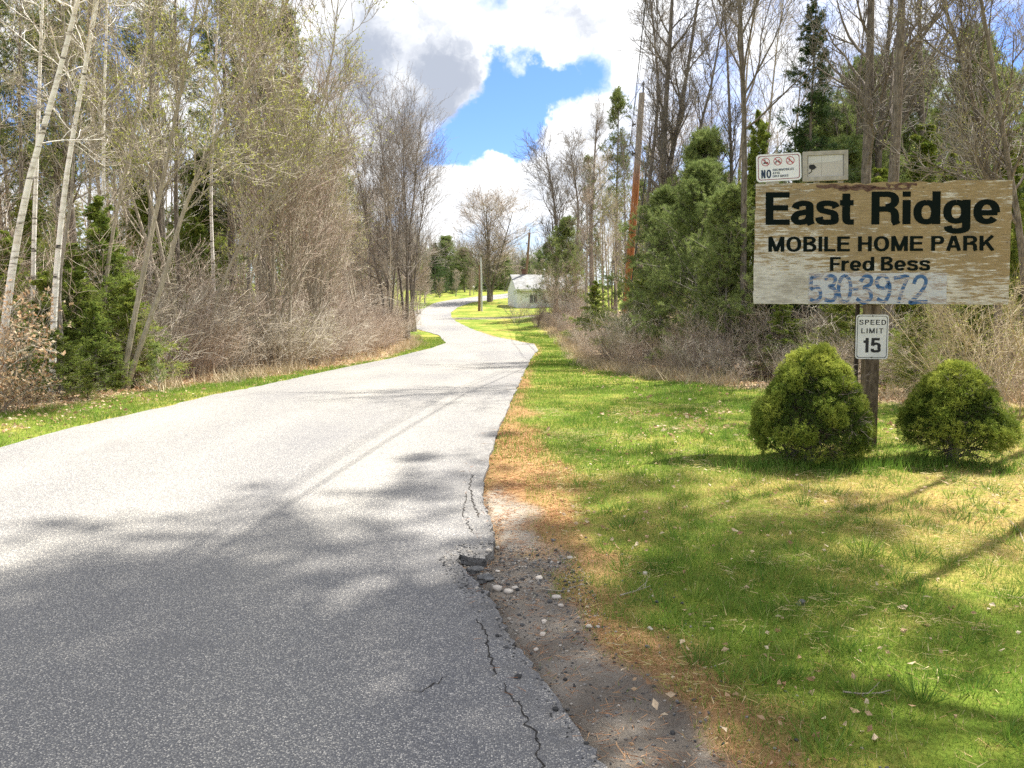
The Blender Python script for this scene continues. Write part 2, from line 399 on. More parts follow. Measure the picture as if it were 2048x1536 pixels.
M['road'] = mat('road_chip_seal', road_col, .9, .25, bump=lambda t: (t.math('SUBTRACT', 1.0, t.n('ShaderNodeTexVoronoi', {'Vector': geo_pos(t), 'Scale': 85.0}).outputs['Distance']), .5, .006))
M['asphalt_cut'] = plain('broken_asphalt', (.07, .07, .07), (.24, .235, .225), 40, bump=lambda t: (t.noise(60, 5, .7, obj_co(t)).outputs[0], 1.0, .01))
M['crack'] = plain('crack_dirt', (.02, .018, .016), (.05, .045, .04), 30)
M['stone'] = plain('pale_stone', (.42, .37, .31), (.68, .62, .54), 9, bump=lambda t: (t.noise(20, 5, .6, obj_co(t)).outputs[0], .3, .01))

# ------------------------------------------------------------------ ground sheet
def spread(a0, a1, near, far):
    out = [a0]; v = a0
    while v < a1:
        v += max(near, abs(v) * far); out.append(v)
    return np.array(out)
rs = [0.0, .6, 1.1, 1.5]
while rs[-1] < 1500:
    r = rs[-1]; rs.append(r + max(.028, r * .013 if r < 14 else r * .022 if r < 150 else r * .12))
rs = np.array(rs)
th = np.concatenate([np.linspace(-180, -60, 24)[:-1], np.linspace(-60, -38, 16)[:-1], np.linspace(-38, 38, 330), np.linspace(38, 60, 16)[1:], np.linspace(60, 180, 24)[1:-1]])
TH, RS = np.meshgrid(np.radians(th), rs[1:], indexing='xy')
gx = (RS * np.sin(TH)).ravel(); gy = (RS * np.cos(TH)).ravel()
gx = np.append(gx, 0.0); gy = np.append(gy, 0.0)
gz = H(gx, gy); nr, nt_ = RS.shape
idx = np.arange(nr * nt_).reshape(nr, nt_); nx = np.roll(idx, -1, 1)
F = np.stack([idx[:-1], nx[:-1], nx[1:], idx[1:]], -1).reshape(-1, 4)[:, ::-1]
cen = nr * nt_
g = MB(); g.smooth = True
g.add(np.stack([gx, gy, gz], 1), F)
tri = np.stack([np.full(nt_, cen), nx[0], idx[0]], -1)
g.f.append(tri[:, ::-1] if False else tri); g.m.append(np.zeros(len(tri)))
GO = g.build('ground', M['ground']); tag(GO, kind='structure')
GX = np.stack([gx, gy], 1)
def masks(X):
    x, y = X[:, 0], X[:, 1]
    n1 = vnoise(x, y, 2.0); n2 = vnoise(x + 9, y, 6.5)
    dr = sdist(X, ROADS)
    e = .10 * n1 + .05 * n2
    ruts = sdist(X, RUT) + e * .8; sands = sdist(X, SAND) + e; needs = sdist(X, NEED) + e * 1.3
    brr = sdist(X, BRUSH_R) + .25 * n1 + .15 * n2; brl = sdist(X, BRUSH_L) + .12 * n1 + .1 * n2
    m_d = 1 - smooth(ruts, -.05, .08)
    m_d = np.maximum(m_d, (1 - smooth(sdist(X, DRIVE), -.4, .4)) * .9)
    m_s = (1 - smooth(sands, -.08, .10))
    m_n = (1 - smooth(needs, -.1, .25)) * .8
    m_n = np.maximum(m_n, ((x > -2) & (dr > 0) & (y > 3)) * (1 - smooth(dr + .05 * n1, .10, .30)) * .75)
    m_l = np.maximum(1 - smooth(brr, -.5, .5), 1 - smooth(brl, -.1, .45))
    return m_d, m_s, m_n, m_l, dr
m_d, m_s, m_n, m_l, g_dr = masks(GX)
def dryness(X):
    patch = vnoise(X[:, 0], X[:, 1], 1.1) * .6 + vnoise(X[:, 0] + 3, X[:, 1] + 8, 3.4) * .4
    return patch, smooth(X[:, 0] * .26 + .5 * patch + 1.1 * np.exp(-((X[:, 1] - 5.7) / 1.5) ** 2), .85, 2.0) * (X[:, 1] < 12) * (X[:, 0] > -2)
for nm, a in (('m_dry', dryness(GX)[1]), ('m_dirt', m_d), ('m_sand', m_s), ('m_needle', m_n), ('m_litter', m_l)):
    at_ = GO.data.attributes.new(nm, 'FLOAT', 'POINT'); at_.data.foreach_set('value', a.astype(np.float32))

# ------------------------------------------------------------------ road surface
inp = []
for r in [x for x in rs if 1.2 < x < 150][::3]:
    for a in np.linspace(-38, 30, 46) if r > 3 else np.linspace(-80, 60, 40):
        inp.append((r * math.sin(RAD(a)), r * math.cos(RAD(a))))
inp = np.array(inp); sd = sdist(inp, ROADS); inp = inp[sd < -.12 - .004 * inp[:, 1]]
pts = [Vector(p) for p in ROAD] + [Vector(p) for p in inp]
nE = len(ROAD)
vv, ee, ff, *_ = delaunay_2d_cdt(pts, [(i, (i + 1) % nE) for i in range(nE)], [], 1, 1e-5)
vv = np.array([(v.x, v.y) for v in vv])
vz = H(vv[:, 0], vv[:, 1], ditch=False) + .004
rd = MB(); rd.smooth = True
ff = np.array([f for f in ff if len(f) == 3])
V3 = np.column_stack([vv, vz])
nrm = np.cross(V3[ff[:, 1]] - V3[ff[:, 0]], V3[ff[:, 2]] - V3[ff[:, 0]])[:, 2]
ff[nrm < 0] = ff[nrm < 0][:, ::-1]
rd.add(V3, ff)
# broken edge: a skirt down the cut pavement
rz = H(ROAD[:, 0], ROAD[:, 1], ditch=False) + .004
rgs = np.random.default_rng(4)
nr2 = len(ROAD); top = np.column_stack([ROAD, rz])
bot = top.copy(); bot[:, 2] -= .06; bot[:, :2] += rgs.normal(0, .006, (nr2, 2))
rd.add(np.vstack([top, bot]), [(i, (i + 1) % nr2, nr2 + (i + 1) % nr2, nr2 + i) for i in range(nr2)], 1)
def ribbon(px_pts, wd, seed):
    r_ = random.Random(seed); P = []
    w0 = [np.array(ground_px(*p)) for p in px_pts]
    for a, b in zip(w0[:-1], w0[1:]):
        n = max(2, int(np.hypot(*(b - a)) / .02))
        for i in range(n): P.append(a + (b - a) * i / n + np.array([r_.gauss(0, .007), r_.gauss(0, .007)]))
    P = np.array(P); wds = np.array([wd * r_.uniform(.25, 1.2) * min(1, i / 4, (len(P) - 1 - i) / 4) for i in range(len(P))])
    D = np.gradient(P, axis=0); D /= np.linalg.norm(D, axis=1, keepdims=True) + 1e-9
    N_ = np.stack([-D[:, 1], D[:, 0]], 1)
    A = P + N_ * wds[:, None]; B = P - N_ * wds[:, None]
    z = H(P[:, 0], P[:, 1], ditch=False)[:, None] + .0062
    n = len(P)
    rd.add(np.vstack([np.hstack([A, z]), np.hstack([B, z])]), [(i, i + 1, n + i + 1, n + i) for i in range(n - 1)], 2)
ribbon([(952, 1235), (968, 1262), (975, 1290), (978, 1315), (988, 1345), (990, 1372)], .0042, 1)
ribbon([(1003, 1362), (1015, 1385), (1040, 1410), (1055, 1440), (1075, 1480), (1085, 1536), (1092, 1580)], .0035, 2)
ribbon([(945, 950), (940, 975), (945, 1005), (960, 1040)], .006, 3)
ribbon([(800, 1385), (845, 1387), (880, 1365), (905, 1345)], .0035, 4)
ribbon([(990, 1372), (1003, 1380), (1012, 1388)], .003, 5)
ribbon([(935, 985), (925, 1030), (950, 1075)], .004, 6)
RO = rd.build('road', [M['road'], M['asphalt_cut'], M['crack']]); tag(RO, kind='structure')
allv = np.concatenate(rd.v); dR = seg_dist(allv[:, :2], ROADS)
a_ = RO.data.attributes.new('m_old', 'FLOAT', 'POINT')
a_.data.foreach_set('value', ((1 - smooth(dR, .05, .30)) * (allv[:, 1] < 9) * (allv[:, 0] > -2.5) * .8).astype(np.float32))

dRr = seg_dist(allv[:, :2], right_r[:], closed=False)
a_ = RO.data.attributes.new('m_track', 'FLOAT', 'POINT')
a_.data.foreach_set('value', (.8 * np.exp(-((dRr - 1.0) / .33) ** 2) + .7 * np.exp(-((dRr - 2.5) / .4) ** 2) + .5 * np.exp(-((dRr - 3.9) / .4) ** 2)).astype(np.float32))

# ------------------------------------------------------------------ tree growing (vectorised, one level at a time)
def unit(a): return a / (np.linalg.norm(a, axis=-1, keepdims=True) + 1e-9)
def spawn(rng, P, R, n, t0, t1, ang, length, npts, up=0.1, wig=.12, rf=.6, rmin=.003, tpow=1.0, flat_=0.0, lenfall=0.0, azi=None):
    """n children per parent polyline"""
    B, k, _ = P.shape
    idx = np.repeat(np.arange(B), n); C = len(idx)
    t = t0 + (t1 - t0) * rng.random(C) ** tpow
    f = np.clip(t * (k - 1), 0, k - 1.001); i0 = f.astype(int); fr = (f - i0)[:, None]
    pos = P[idx, i0] * (1 - fr) + P[idx, i0 + 1] * fr
    dp = unit(P[idx, i0 + 1] - P[idx, i0])
    rad = R[idx, i0] * (1 - fr[:, 0]) + R[idx, i0 + 1] * fr[:, 0]
    a = unit(np.cross(dp, rng.normal(size=(C, 3)) * np.array([1, 1, 1.0])))
    if flat_: a[:, 2] *= (1 - flat_); a = unit(a)
    g_ = np.radians(rng.normal(ang, ang * .22, C))[:, None]
    d = unit(dp * np.cos(g_) + a * np.sin(g_))
    L = length * rng.uniform(.6, 1.25, C) * (1 - lenfall * t)
    out = np.empty((C, npts, 3)); out[:, 0] = pos
    for j in range(1, npts):
        d = unit(d + np.array([0, 0, up]) + rng.normal(0, wig, (C, 3)))
        out[:, j] = out[:, j - 1] + d * (L / (npts - 1))[:, None]
    r0 = np.maximum(rad * rf, rmin); tp = np.linspace(1, .3, npts)[None]
    return out, np.maximum(r0[:, None] * tp, rmin * .8)

def trunk_line(rng, height, r0, lean=(0, 0), n=9, wob=.012, taper=.15):
    z = np.linspace(0, 1, n)
    P = np.zeros((1, n, 3)); P[0, :, 2] = z * height
    P[0, :, 0] = lean[0] * z ** 1.2 * height + np.cumsum(rng.normal(0, wob * height / 3, n)) * (z > 0)
    P[0, :, 1] = lean[1] * z ** 1.2 * height + np.cumsum(rng.normal(0, wob * height / 3, n)) * (z > 0)
    R = r0 * (1 - (1 - taper) * z ** .85)[None]; R[0, 0] *= 1.25
    return P, R

def bare_tree(seed, height=12, r0=.10, lean=(0, 0), t0=.35, n1=18, l1=.28, ang=42, up=.16, n2=6, n3=5, n4=3, trunks=1, buds=0, budsize=.02, dense=1.0, rmin=.004, rf1=.5, P0=None, R0=None, budt=(0, 1)):
    rng = np.random.default_rng(seed); tr = MB(); cr = MB(); tr.smooth = True
    Ps = []; Rs = []
    if P0 is not None: Ps, Rs = [P0], [R0]
    else:
        for k in range(trunks):
            ln = lean if trunks == 1 else (lean[0] + rng.normal(0, .13), lean[1] + rng.normal(0, .13))
            a, b = trunk_line(rng, height * rng.uniform(.85, 1), r0 * rng.uniform(.7, 1), ln)
            if trunks > 1: a[0, :, :2] += rng.normal(0, .12, 2)
            Ps.append(a); Rs.append(b)
    P = np.concatenate(Ps); R = np.concatenate(Rs)
    tr.tubes(P, R, 9)
    hgt = P[:, -1, 2].mean()
    P1, R1 = spawn(rng, P, R, n1, t0, .97, ang, hgt * l1, 6, up, .13, rf1, .008, lenfall=.45)
    tr.tubes(P1, R1, 5)
    Pt = np.concatenate([P[:, len(P[0]) // 2:][:, -4:], P1[:, -4:]]) if P.shape[1] >= 4 else P1[:, -4:]
    P2, R2 = spawn(rng, P1, R1, n2, .2, 1, 38, hgt * l1 * .42, 5, up * .8, .14, .55, .006, lenfall=.4)
    tr.tubes(P2, R2, 4)
    P3, R3 = spawn(rng, P2, R2, max(1, int(n3 * dense)), .15, 1, 36, hgt * l1 * .22, 4, up * .6, .16, .6, rmin)
    cr.tubes(P3, R3, 3, 0, rng.random(len(P3)))
    P4, R4 = spawn(rng, P3, R3, n4, .2, 1, 35, hgt * l1 * .11, 3, up * .5, .18, .8, rmin * .8)
    cr.tubes(P4, R4, 3, 0, rng.random(len(P4)))
    if buds:
        k = int(len(P4) * buds); i = rng.integers(0, len(P4), k); j = rng.integers(1, 3, k)
        pp = P4[i, j] + rng.normal(0, .012, (k, 3)); dd = unit(P4[i, 2] - P4[i, 1]) + rng.normal(0, .5, (k, 3))
        cr.leaves(pp, dd, budsize * rng.uniform(.7, 1.5, k), budsize * .7, rng, 1, rng.random(k))
    return tr, cr

def pine_tree(seed, height=14, r0=.16, t0=.3, nb=60, blen=.24, tuft=9, nl=.10, nw=.010, n2=9, n3=5, sparse=0.0, lean=(0, 0), drop=75, up=.03, fl=.55, pw=.75):
    rng = np.random.default_rng(seed); tr = MB(); cr = MB(); tr.smooth = True
    P, R = trunk_line(rng, height, r0, lean, 12, .004); tr.tubes(P, R, 9)
    # lengths: longest low, short at the top
    idx_t = np.sort(rng.random(nb) ** .9) * (1 - t0) + t0
    Pb = []; Rb = []
    for k, t in enumerate(idx_t):
        sub, rb = spawn(rng, P, R, 1, t, t + .001, drop - 30 * t, height * blen * (1.05 - t) ** pw * (rng.uniform(.55, 1.1)), 6, up, .06, .32, .012)
        Pb.append(sub); Rb.append(rb)
    P1 = np.concatenate(Pb); R1 = np.concatenate(Rb); tr.tubes(P1, R1, 5)
    L1 = np.linalg.norm(P1[:, -1] - P1[:, 0], axis=1); bl = L1.mean()
    P2, R2 = spawn(rng, P1, R1, n2, .2, 1, 50, 1.0, 4, .05, .1, .5, .005, flat_=fl, lenfall=.45)
    P2 = P2[:, :1] + (P2 - P2[:, :1]) * (np.repeat(L1 * .36 + bl * .07, n2))[:, None, None]
    cr.tubes(P2, R2, 3, 0, .3)
    P3, R3 = spawn(rng, P2, R2, n3, .2, 1, 42, bl * .17, 3, .08, .12, .7, .004, flat_=fl * .7)
    cr.tubes(P3, R3, 3, 0, .3)
    Q = np.concatenate([P3[:, 1], P3[:, 2], P2[:, -1], P1[:, -1], (P3[:, 1] + P3[:, 2]) / 2]); 
    Dq = np.concatenate([P3[:, 1] - P3[:, 0], P3[:, 2] - P3[:, 1], P2[:, -1] - P2[:, -2], P1[:, -1] - P1[:, -2], P3[:, 2] - P3[:, 1]])
    keep = rng.random(len(Q)) > sparse; Q = Q[keep]; Dq = unit(Dq[keep])
    n = len(Q) * tuft; pp = np.repeat(Q, tuft, 0); dd = np.repeat(Dq, tuft, 0) * .7 + unit(rng.normal(size=(n, 3))) + np.array([0, 0, .25])
    tn = np.repeat(rng.random(len(Q)), tuft) * .6 + rng.random(n) * .4
    cr.needles(pp, dd, nl * rng.uniform(.7, 1.2, n), nw, rng, 1, tn)
    return tr, cr

def spruce_tree(seed, height=8, r0=.09, t0=.06, nb=110, blen=.2, n2=12, nn=16, nl=.028, nw=.010, sparse=0.0, up=.035, ang=88, brl=.30):
    rng = np.random.default_rng(seed); tr = MB(); cr = MB(); tr.smooth = True
    P, R = trunk_line(rng, height, r0, (0, 0), 12, .003, .08); tr.tubes(P, R, 8)
    Pb = []; Rb = []
    for t in np.linspace(t0, .985, nb):
        t = min(.985, t + rng.normal(0, .008))
        ln = height * blen * (1.02 - t) ** .85 * rng.uniform(.6, 1.15) * (1 - sparse * rng.random())
        sub, rb = spawn(rng, P, R, 1, t, t + .001, ang - 28 * t, ln, 6, up, .05, .28, .007)
        Pb.append(sub); Rb.append(rb)
    P1 = np.concatenate(Pb); R1 = np.concatenate(Rb); tr.tubes(P1, R1, 4)
    L1 = np.linalg.norm(P1[:, -1] - P1[:, 0], axis=1)
    P2, R2 = spawn(rng, P1, R1, n2, .10, 1, 48, 1.0, 3, -.05, .06, .5, .003, flat_=.7, lenfall=.55)
    sc = np.repeat(L1 * brl * 1.5 + .03, n2)
    P2 = P2[:, :1] + (P2 - P2[:, :1]) * sc[:, None, None]
    cr.tubes(P2, R2, 3, 0, .3)
    P3, R3 = spawn(rng, P2, R2, 5, .1, .95, 42, 1.0, 3, -.06, .08, .6, .002, flat_=.4, lenfall=.5)
    P3 = P3[:, :1] + (P3 - P3[:, :1]) * np.repeat(sc * .42, 5)[:, None, None]
    def along(Pl, n):
        B, k, _ = Pl.shape; i = np.repeat(np.arange(B), n); f = rng.random(B * n) * (k - 1.001); a = f.astype(int); fr = (f - a)[:, None]
        return Pl[i, a] * (1 - fr) + Pl[i, a + 1] * fr, unit(Pl[i, a + 1] - Pl[i, a]), i
    tp = rng.random(len(P2))
    for Pl, n_, tt_ in ((P2, max(6, nn // 2), tp), (P3, max(5, nn // 2), np.repeat(tp, 5)), (P1[:, 1:], nn, np.full(len(P1), .2))):
        q, d, i = along(Pl, n_); n = len(q)
        dd = d * .8 + unit(rng.normal(size=(n, 3))) + np.array([0, 0, .15])
        cr.needles(q, dd, nl * rng.uniform(.7, 1.3, n), nw, rng, 1, tt_[i] * .6 + rng.random(n) * .4)
    return tr, cr

def shrub(seed, height=1.8, stems=16, spreadd=.55, n2=9, n3=6, r=.008, buds=0, rmin=.0028, arch=0.0, budsize=.02, leaves=0, n4=0):
    rng = np.random.default_rng(seed); tr = MB(); cr = MB()
    n = 6; P = np.zeros((stems, n, 3)); a = rng.random(stems) * 6.283; s = spreadd * np.sqrt(rng.random(stems))
    d = unit(np.stack([np.cos(a) * s, np.sin(a) * s, np.ones(stems)], 1)); P[:, 0, :2] = d[:, :2] * .25 * height * rng.random((stems, 1))
    L = height * rng.uniform(.6, 1.15, stems)
    for j in range(1, n):
        d = unit(d + rng.normal(0, .09, d.shape) + np.array([0, 0, -arch * j / n]))
        P[:, j] = P[:, j - 1] + d * (L / (n - 1))[:, None]
    P[:, 0, 2] = -.08
    R = r * np.linspace(1, .4, n)[None] * rng.uniform(.6, 1.3, (stems, 1)); tr.tubes(P, R, 4, 0, rng.random(stems))
    P2, R2 = spawn(rng, P, R, n2, .15, 1, 38, height * .38, 4, .08, .16, .6, rmin, lenfall=.5)
    cr.tubes(P2, R2, 3, 0, rng.random(len(P2)))
    P3, R3 = spawn(rng, P2, R2, n3, .1, 1, 38, height * .17, 3, .05, .2, .8, rmin * .8)
    cr.tubes(P3, R3, 3, 0, rng.random(len(P3)))
    Q = P3
    if n4:
        P4, R4 = spawn(rng, P3, R3, n4, .1, 1, 40, height * .09, 3, .03, .2, .9, rmin * .7); cr.tubes(P4, R4, 3, 0, rng.random(len(P4))); Q = P4
    if buds:
        k = int(len(Q) * buds); i = rng.integers(0, len(Q), k)
        cr.leaves(Q[i, rng.integers(1, 3, k)] + rng.normal(0, .01, (k, 3)), rng.normal(size=(k, 3)) + [0, 0, .5], budsize * rng.uniform(.6, 1.5, k), budsize * .6, rng, 1, rng.random(k))
    return tr, cr

PROTO = {}
def proto(key, gen, mt, mc, nominal):
    tr, cr = gen
    PROTO[key] = (tr.mesh(key + '_trunk', [mt]), cr.mesh(key + '_crown', mc), nominal)
BT = [M['twig'], M['bud']]
for i, s in enumerate([11, 12, 13, 14]):
    proto('bare%d' % i, bare_tree(s, 12, .10, ((-.02, .03, 0, .05)[i], 0), .3, 20, .22, (38, 45, 40, 35)[i], .16, 6, 4, 3, rmin=.0035), M[('bark', 'bark_dark', 'bark', 'bark_tan')[i]], [M[('twig', 'twig_dark', 'twig_red', 'twig')[i]], M['bud']], 12)
proto('budding0', bare_tree(21, 11, .075, (.10, 0), .25, 18, .30, 40, .17, 6, 4, 3, buds=2.2, budsize=.04), M['bark_tan'], [M['twig'], M['bud']], 11)
proto('budding1', bare_tree(22, 9, .06, (.16, -.05), .25, 16, .30, 42, .17, 6, 4, 3, trunks=2, buds=2.2, budsize=.04), M['bark_tan'], [M['twig'], M['bud']], 9)
proto('red0', bare_tree(31, 9, .06, (.02, 0), .2, 20, .24, 36, .2, 6, 4, 2, trunks=3, buds=.35, budsize=.025), M['bark'], [M['twig_red'], M['bud_red']], 9)
proto('red1', bare_tree(32, 7, .05, (.05, 0), .15, 18, .28, 34, .2, 5, 4, 2, trunks=4, buds=.3, budsize=.025), M['bark_tan'], [M['twig_red'], M['bud_red']], 7)
proto('sapling0', bare_tree(41, 7, .035, (.06, 0), .3, 14, .18, 36, .2, 5, 4, 2), M['bark_tan'], [M['twig'], M['bud']], 7)
proto('sapling1', bare_tree(42, 6, .03, (-.05, .05), .3, 12, .2, 40, .2, 5, 4, 2), M['bark'], [M['twig'], M['bud']], 6)
proto('tall0', bare_tree(51, 18, .17, (.01, 0), .4, 20, .22, 35, .17, 6, 4, 2, rmin=.005), M['bark_dark'], [M['twig_dark'], M['bud']], 18)
proto('tall1', bare_tree(52, 18, .14, (.03, 0), .35, 20, .24, 32, .19, 5, 4, 2, rmin=.005), M['bark_dark'], [M['twig_dark'], M['bud']], 18)
proto('round0', bare_tree(61, 11, .13, (0, 0), .12, 16, .42, 44, .10, 8, 5, 2, trunks=4, rmin=.008), M['bark_dark'], [M['twig_red'], M['bud']], 11)
proto('pine0', pine_tree(71, 15, .19, .30, 70, .34, 10, .12, .017, 9, 5), M['bark_dark'], [M['twig_dark'], M['pine']], 15)
proto('pine1', pine_tree(72, 14, .17, .38, 56, .34, 10, .12, .017, 9, 5, sparse=.1), M['bark_dark'], [M['twig_dark'], M['pine']], 14)
proto('shadepine', pine_tree(79, 22, .065, .62, 46, .155, 10, .15, .028, 7, 4, pw=.22, drop=82, sparse=.25), M['bark_dark'], [M['twig_dark'], M['pine']], 22)
proto('youngpine0', pine_tree(73, 6, .07, .03, 92, .50, 13, .10, .011, 9, 5, drop=78, up=.05), M['bark'], [M['twig_dark'], M['pine_soft']], 6)
proto('youngpine1', pine_tree(74, 5, .06, .03, 85, .50, 12, .10, .011, 9, 5, drop=76, up=.06), M['bark'], [M['twig_dark'], M['pine_soft']], 5)
proto('littlepine', pine_tree(75, 1.6, .02, .05, 26, .42, 12, .075, .004, 5, 3, drop=65, up=.1), M['bark'], [M['twig'], M['pine_soft']], 1.6)
proto('spruce0', spruce_tree(81, 6, .07, nb=120, blen=.34, n2=15, nn=24, nl=.055, nw=.018), M['bark_dark'], [M['twig_dark'], M['spruce']], 6)
proto('spruce1', spruce_tree(82, 4, .05, nb=95, blen=.40, n2=13, nn=22, nl=.048, nw=.016), M['bark_dark'], [M['twig_dark'], M['spruce']], 4)
proto('spruce2', spruce_tree(83, 2.2, .03, nb=70, blen=.45, n2=11, nn=18, nl=.032, nw=.009), M['bark_dark'], [M['twig'], M['spruce']], 2.2)
proto('tallspruce', spruce_tree(84, 14, .13, .10, 170, .19, n2=16, nn=22, nl=.065, nw=.020, sparse=.35, up=.02, brl=.36), M['bark_dark'], [M['twig_dark'], M['spruce_dark']], 14)
proto('farspruce', spruce_tree(85, 12, .15, .03, 100, .32, n2=10, nn=10, nl=.18, nw=.07), M['bark_dark'], [M['twig_dark'], M['spruce_dark']], 12)
proto('shrub0', shrub(91, 1.7, 18, .5), M['twig_red'], [M['twig_red'], M['bud']], 1.7)
proto('shrub1', shrub(92, 2.0, 16, .6), M['twig'], [M['twig'], M['bud']], 2.0)
proto('shrub2', shrub(93, 1.4, 22, .7, buds=.5), M['twig'], [M['twig'], M['bud']], 1.4)
proto('shrub3', shrub(94, 2.4, 14, .4, n2=12, buds=.3), M['twig_red'], [M['twig_red'], M['bud_red']], 2.4)
proto('budshrub', shrub(95, 2.3, 12, .8, n2=9, n3=5, buds=1.6, arch=.28, budsize=.026, r=.009, n4=1), M['twig_straw'], [M['twig_straw'], M['bud']], 2.3)
proto('straw0', shrub(96, .75, 60, .5, n2=3, n3=1, r=.003, rmin=.0022, arch=.25), M['twig_straw'], [M['twig_straw'], M['bud']], .75)
proto('fineshrub0', shrub(97, 1.5, 34, .6, n2=8, n3=3, r=.005), M['twig_red'], [M['twig_red'], M['bud']], 1.5)
proto('fineshrub1', shrub(98, 1.4, 32, .7, n2=8, n3=3, r=.005), M['twig'], [M['twig'], M['bud']], 1.4)

NAMES = {}
def plant(key, name, x, y, height, label, cat, group, rz=None, wide=1.0, tilt=(0, 0), parts=('trunk', 'crown'), dz=0.0):
    tm, cm, nom = PROTO[key]
    r_ = random.Random(int(x * 977 + y * 131))
    s = height / nom
    o = empty(name, (x, y, Hs(x, y) - .03 + dz), r_.uniform(0, 6.28) if rz is None else rz, label=label, cat=cat, group=group)
    o.rotation_euler = (tilt[1], tilt[0], o.rotation_euler[2]); o.scale = (s * wide, s * wide, s)
    for nm, me in zip(parts, (tm, cm)):
        c = bpy.data.objects.new(nm, me); link(c, o)
    return o
def pxx(px, y): return (px - 1024) / FPX * y
def top_h(x, y, row):  # height that brings the top to a given picture row
    return float(at(1024, row, y)[2]) - Hs(x, y)

_ONES = 'first second third fourth fifth sixth seventh eighth ninth tenth eleventh twelfth thirteenth fourteenth fifteenth sixteenth seventeenth eighteenth nineteenth'.split()
ORD = list(_ONES)
for _t, _td in (('twenty', 'twentieth'), ('thirty', 'thirtieth'), ('forty', 'fortieth'), ('fifty', 'fiftieth'), ('sixty', 'sixtieth'), ('seventy', 'seventieth')):
    ORD += [_td] + [_t + '-' + q for q in _ONES[:9]]
QUEUE = {}
def later(series, key, name, px, y, row=None, height=None, x=None, **k):
    if x is None: x = pxx(px, y)
    h = height if height is not None else top_h(x, y, row)
    QUEUE.setdefault(series, []).append((1024 + FPX * x / y, key, name, x, y, h, k))
def flush(series, fmt, cat, group):
    L = sorted(QUEUE.pop(series, []), key=lambda e: e[0])
    for i, (sx, key, name, x, y, h, k) in enumerate(L):
        plant(key, name, x, y, h, fmt.format(ORD[i]), cat, group, **k)

# ------------------------------------------------------------------ plants with a place of their own
def px_line(pts, y, lean_y=0.0):
    out = []
    for i, (px, row) in enumerate(pts):
        yy = y + lean_y * i
        out.append(at(px, row, yy))
    P = np.array(out); base = np.array([P[0, 0], P[0, 1], Hs(P[0, 0], P[0, 1]) - .03])
    P[0, 2] = base[2]
    # resample
    seg = np.concatenate([[0], np.cumsum(np.linalg.norm(np.diff(P, axis=0), axis=1))]); n = 14; s = np.linspace(0, seg[-1], n)
    Q = np.stack([np.interp(s, seg, P[:, k]) for k in range(3)], 1)
    Q[1:-1] = (Q[:-2] + 2 * Q[1:-1] + Q[2:]) / 4
    return base, (Q - base)[None]
def custom(seed, pts, y, r0, name, label, cat, group, mt, mc, lean_y=0, rend=.2, **k):
    base, P = px_line(pts, y, lean_y)
    R = r0 * np.linspace(1, rend, P.shape[1])[None]
    L = float(P[0, -1, 2])
    tr, cr = bare_tree(seed, P0=P, R0=R, **k)
    o = empty(name, tuple(base), 0, label=label, cat=cat, group=group)
    for nm, b, m in (('trunk', tr, [mt]), ('crown', cr, mc)):
        b.build(nm, m, o)
    return o
GB = 'white birches at the left edge'
custom(201, [(-12, 742), (14, 600), (34, 480), (62, 330), (102, 215), (138, 70), (165, -40), (205, -200), (250, -420)], 11.0, .058, 'birch_tree', 'pinkish grey birch leaning right at the left edge, rising behind dry brown leaves', 'tree', GB, M['birch'], [M['twig'], M['bud']], n1=12, l1=.17, t0=.35, ang=55, up=.03, rf1=.18, n2=6, n3=4, n4=2)
custom(202, [(60, 720), (66, 600), (68, 450), (76, 280), (80, 120), (86, -20), (95, -200), (110, -420)], 13.2, .044, 'birch_tree', 'slim straight white birch standing between two leaning birches', 'tree', GB, M['birch'], [M['twig'], M['bud']], n1=11, l1=.16, t0=.4, ang=50, up=.03, rf1=.2, n2=6, n3=4, n4=2)
custom(203, [(100, 730), (108, 600), (117, 490), (132, 350), (158, 200), (184, 60), (205, -60), (240, -230), (280, -420)], 12.3, .052, 'birch_tree', 'bright white birch leaning right behind young green spruces', 'tree', GB, M['birch'], [M['twig'], M['bud']], n1=11, l1=.16, t0=.4, ang=50, up=.03, rf1=.2, n2=6, n3=4, n4=2)
GY = 'slender leaning trees by the left verge'
TB = [M['twig'], M['bud']]
custom(211, [(243, 768), (252, 720), (268, 640), (288, 540), (308, 440), (330, 345), (352, 230), (375, 110), (400, -30), (430, -190)], 12.9, .048, 'leaning_tree', 'slender grey tree, the steeper of two stems rising from one spot on the verge', 'tree', GY, M['bark_tan'], TB, n1=16, l1=.22, t0=.35, ang=45, up=.12, n2=6, n3=4, n4=3, buds=2.4, budsize=.034)
custom(212, [(250, 768), (268, 722), (300, 640), (335, 540), (362, 430), (400, 330), (450, 240), (515, 130), (580, 0), (630, -130)], 12.9, .044, 'leaning_tree', 'slender tree arching far to the right from the verge, with yellow-green buds', 'tree', GY, M['bark_tan'], TB, n1=20, l1=.26, t0=.3, ang=42, up=.10, n2=6, n3=4, n4=3, buds=2.8, budsize=.034)
custom(213, [(405, 745), (425, 620), (460, 520), (510, 440), (570, 370), (625, 280), (655, 180), (672, 60), (680, -40)], 17.5, .045, 'leaning_tree', 'budding tree bowed to the right whose tip reaches the grey cloud', 'tree', GY, M['bark_tan'], TB, n1=22, l1=.28, t0=.25, ang=38, up=.16, n2=6, n3=4, n4=3, buds=2.4, budsize=.038)
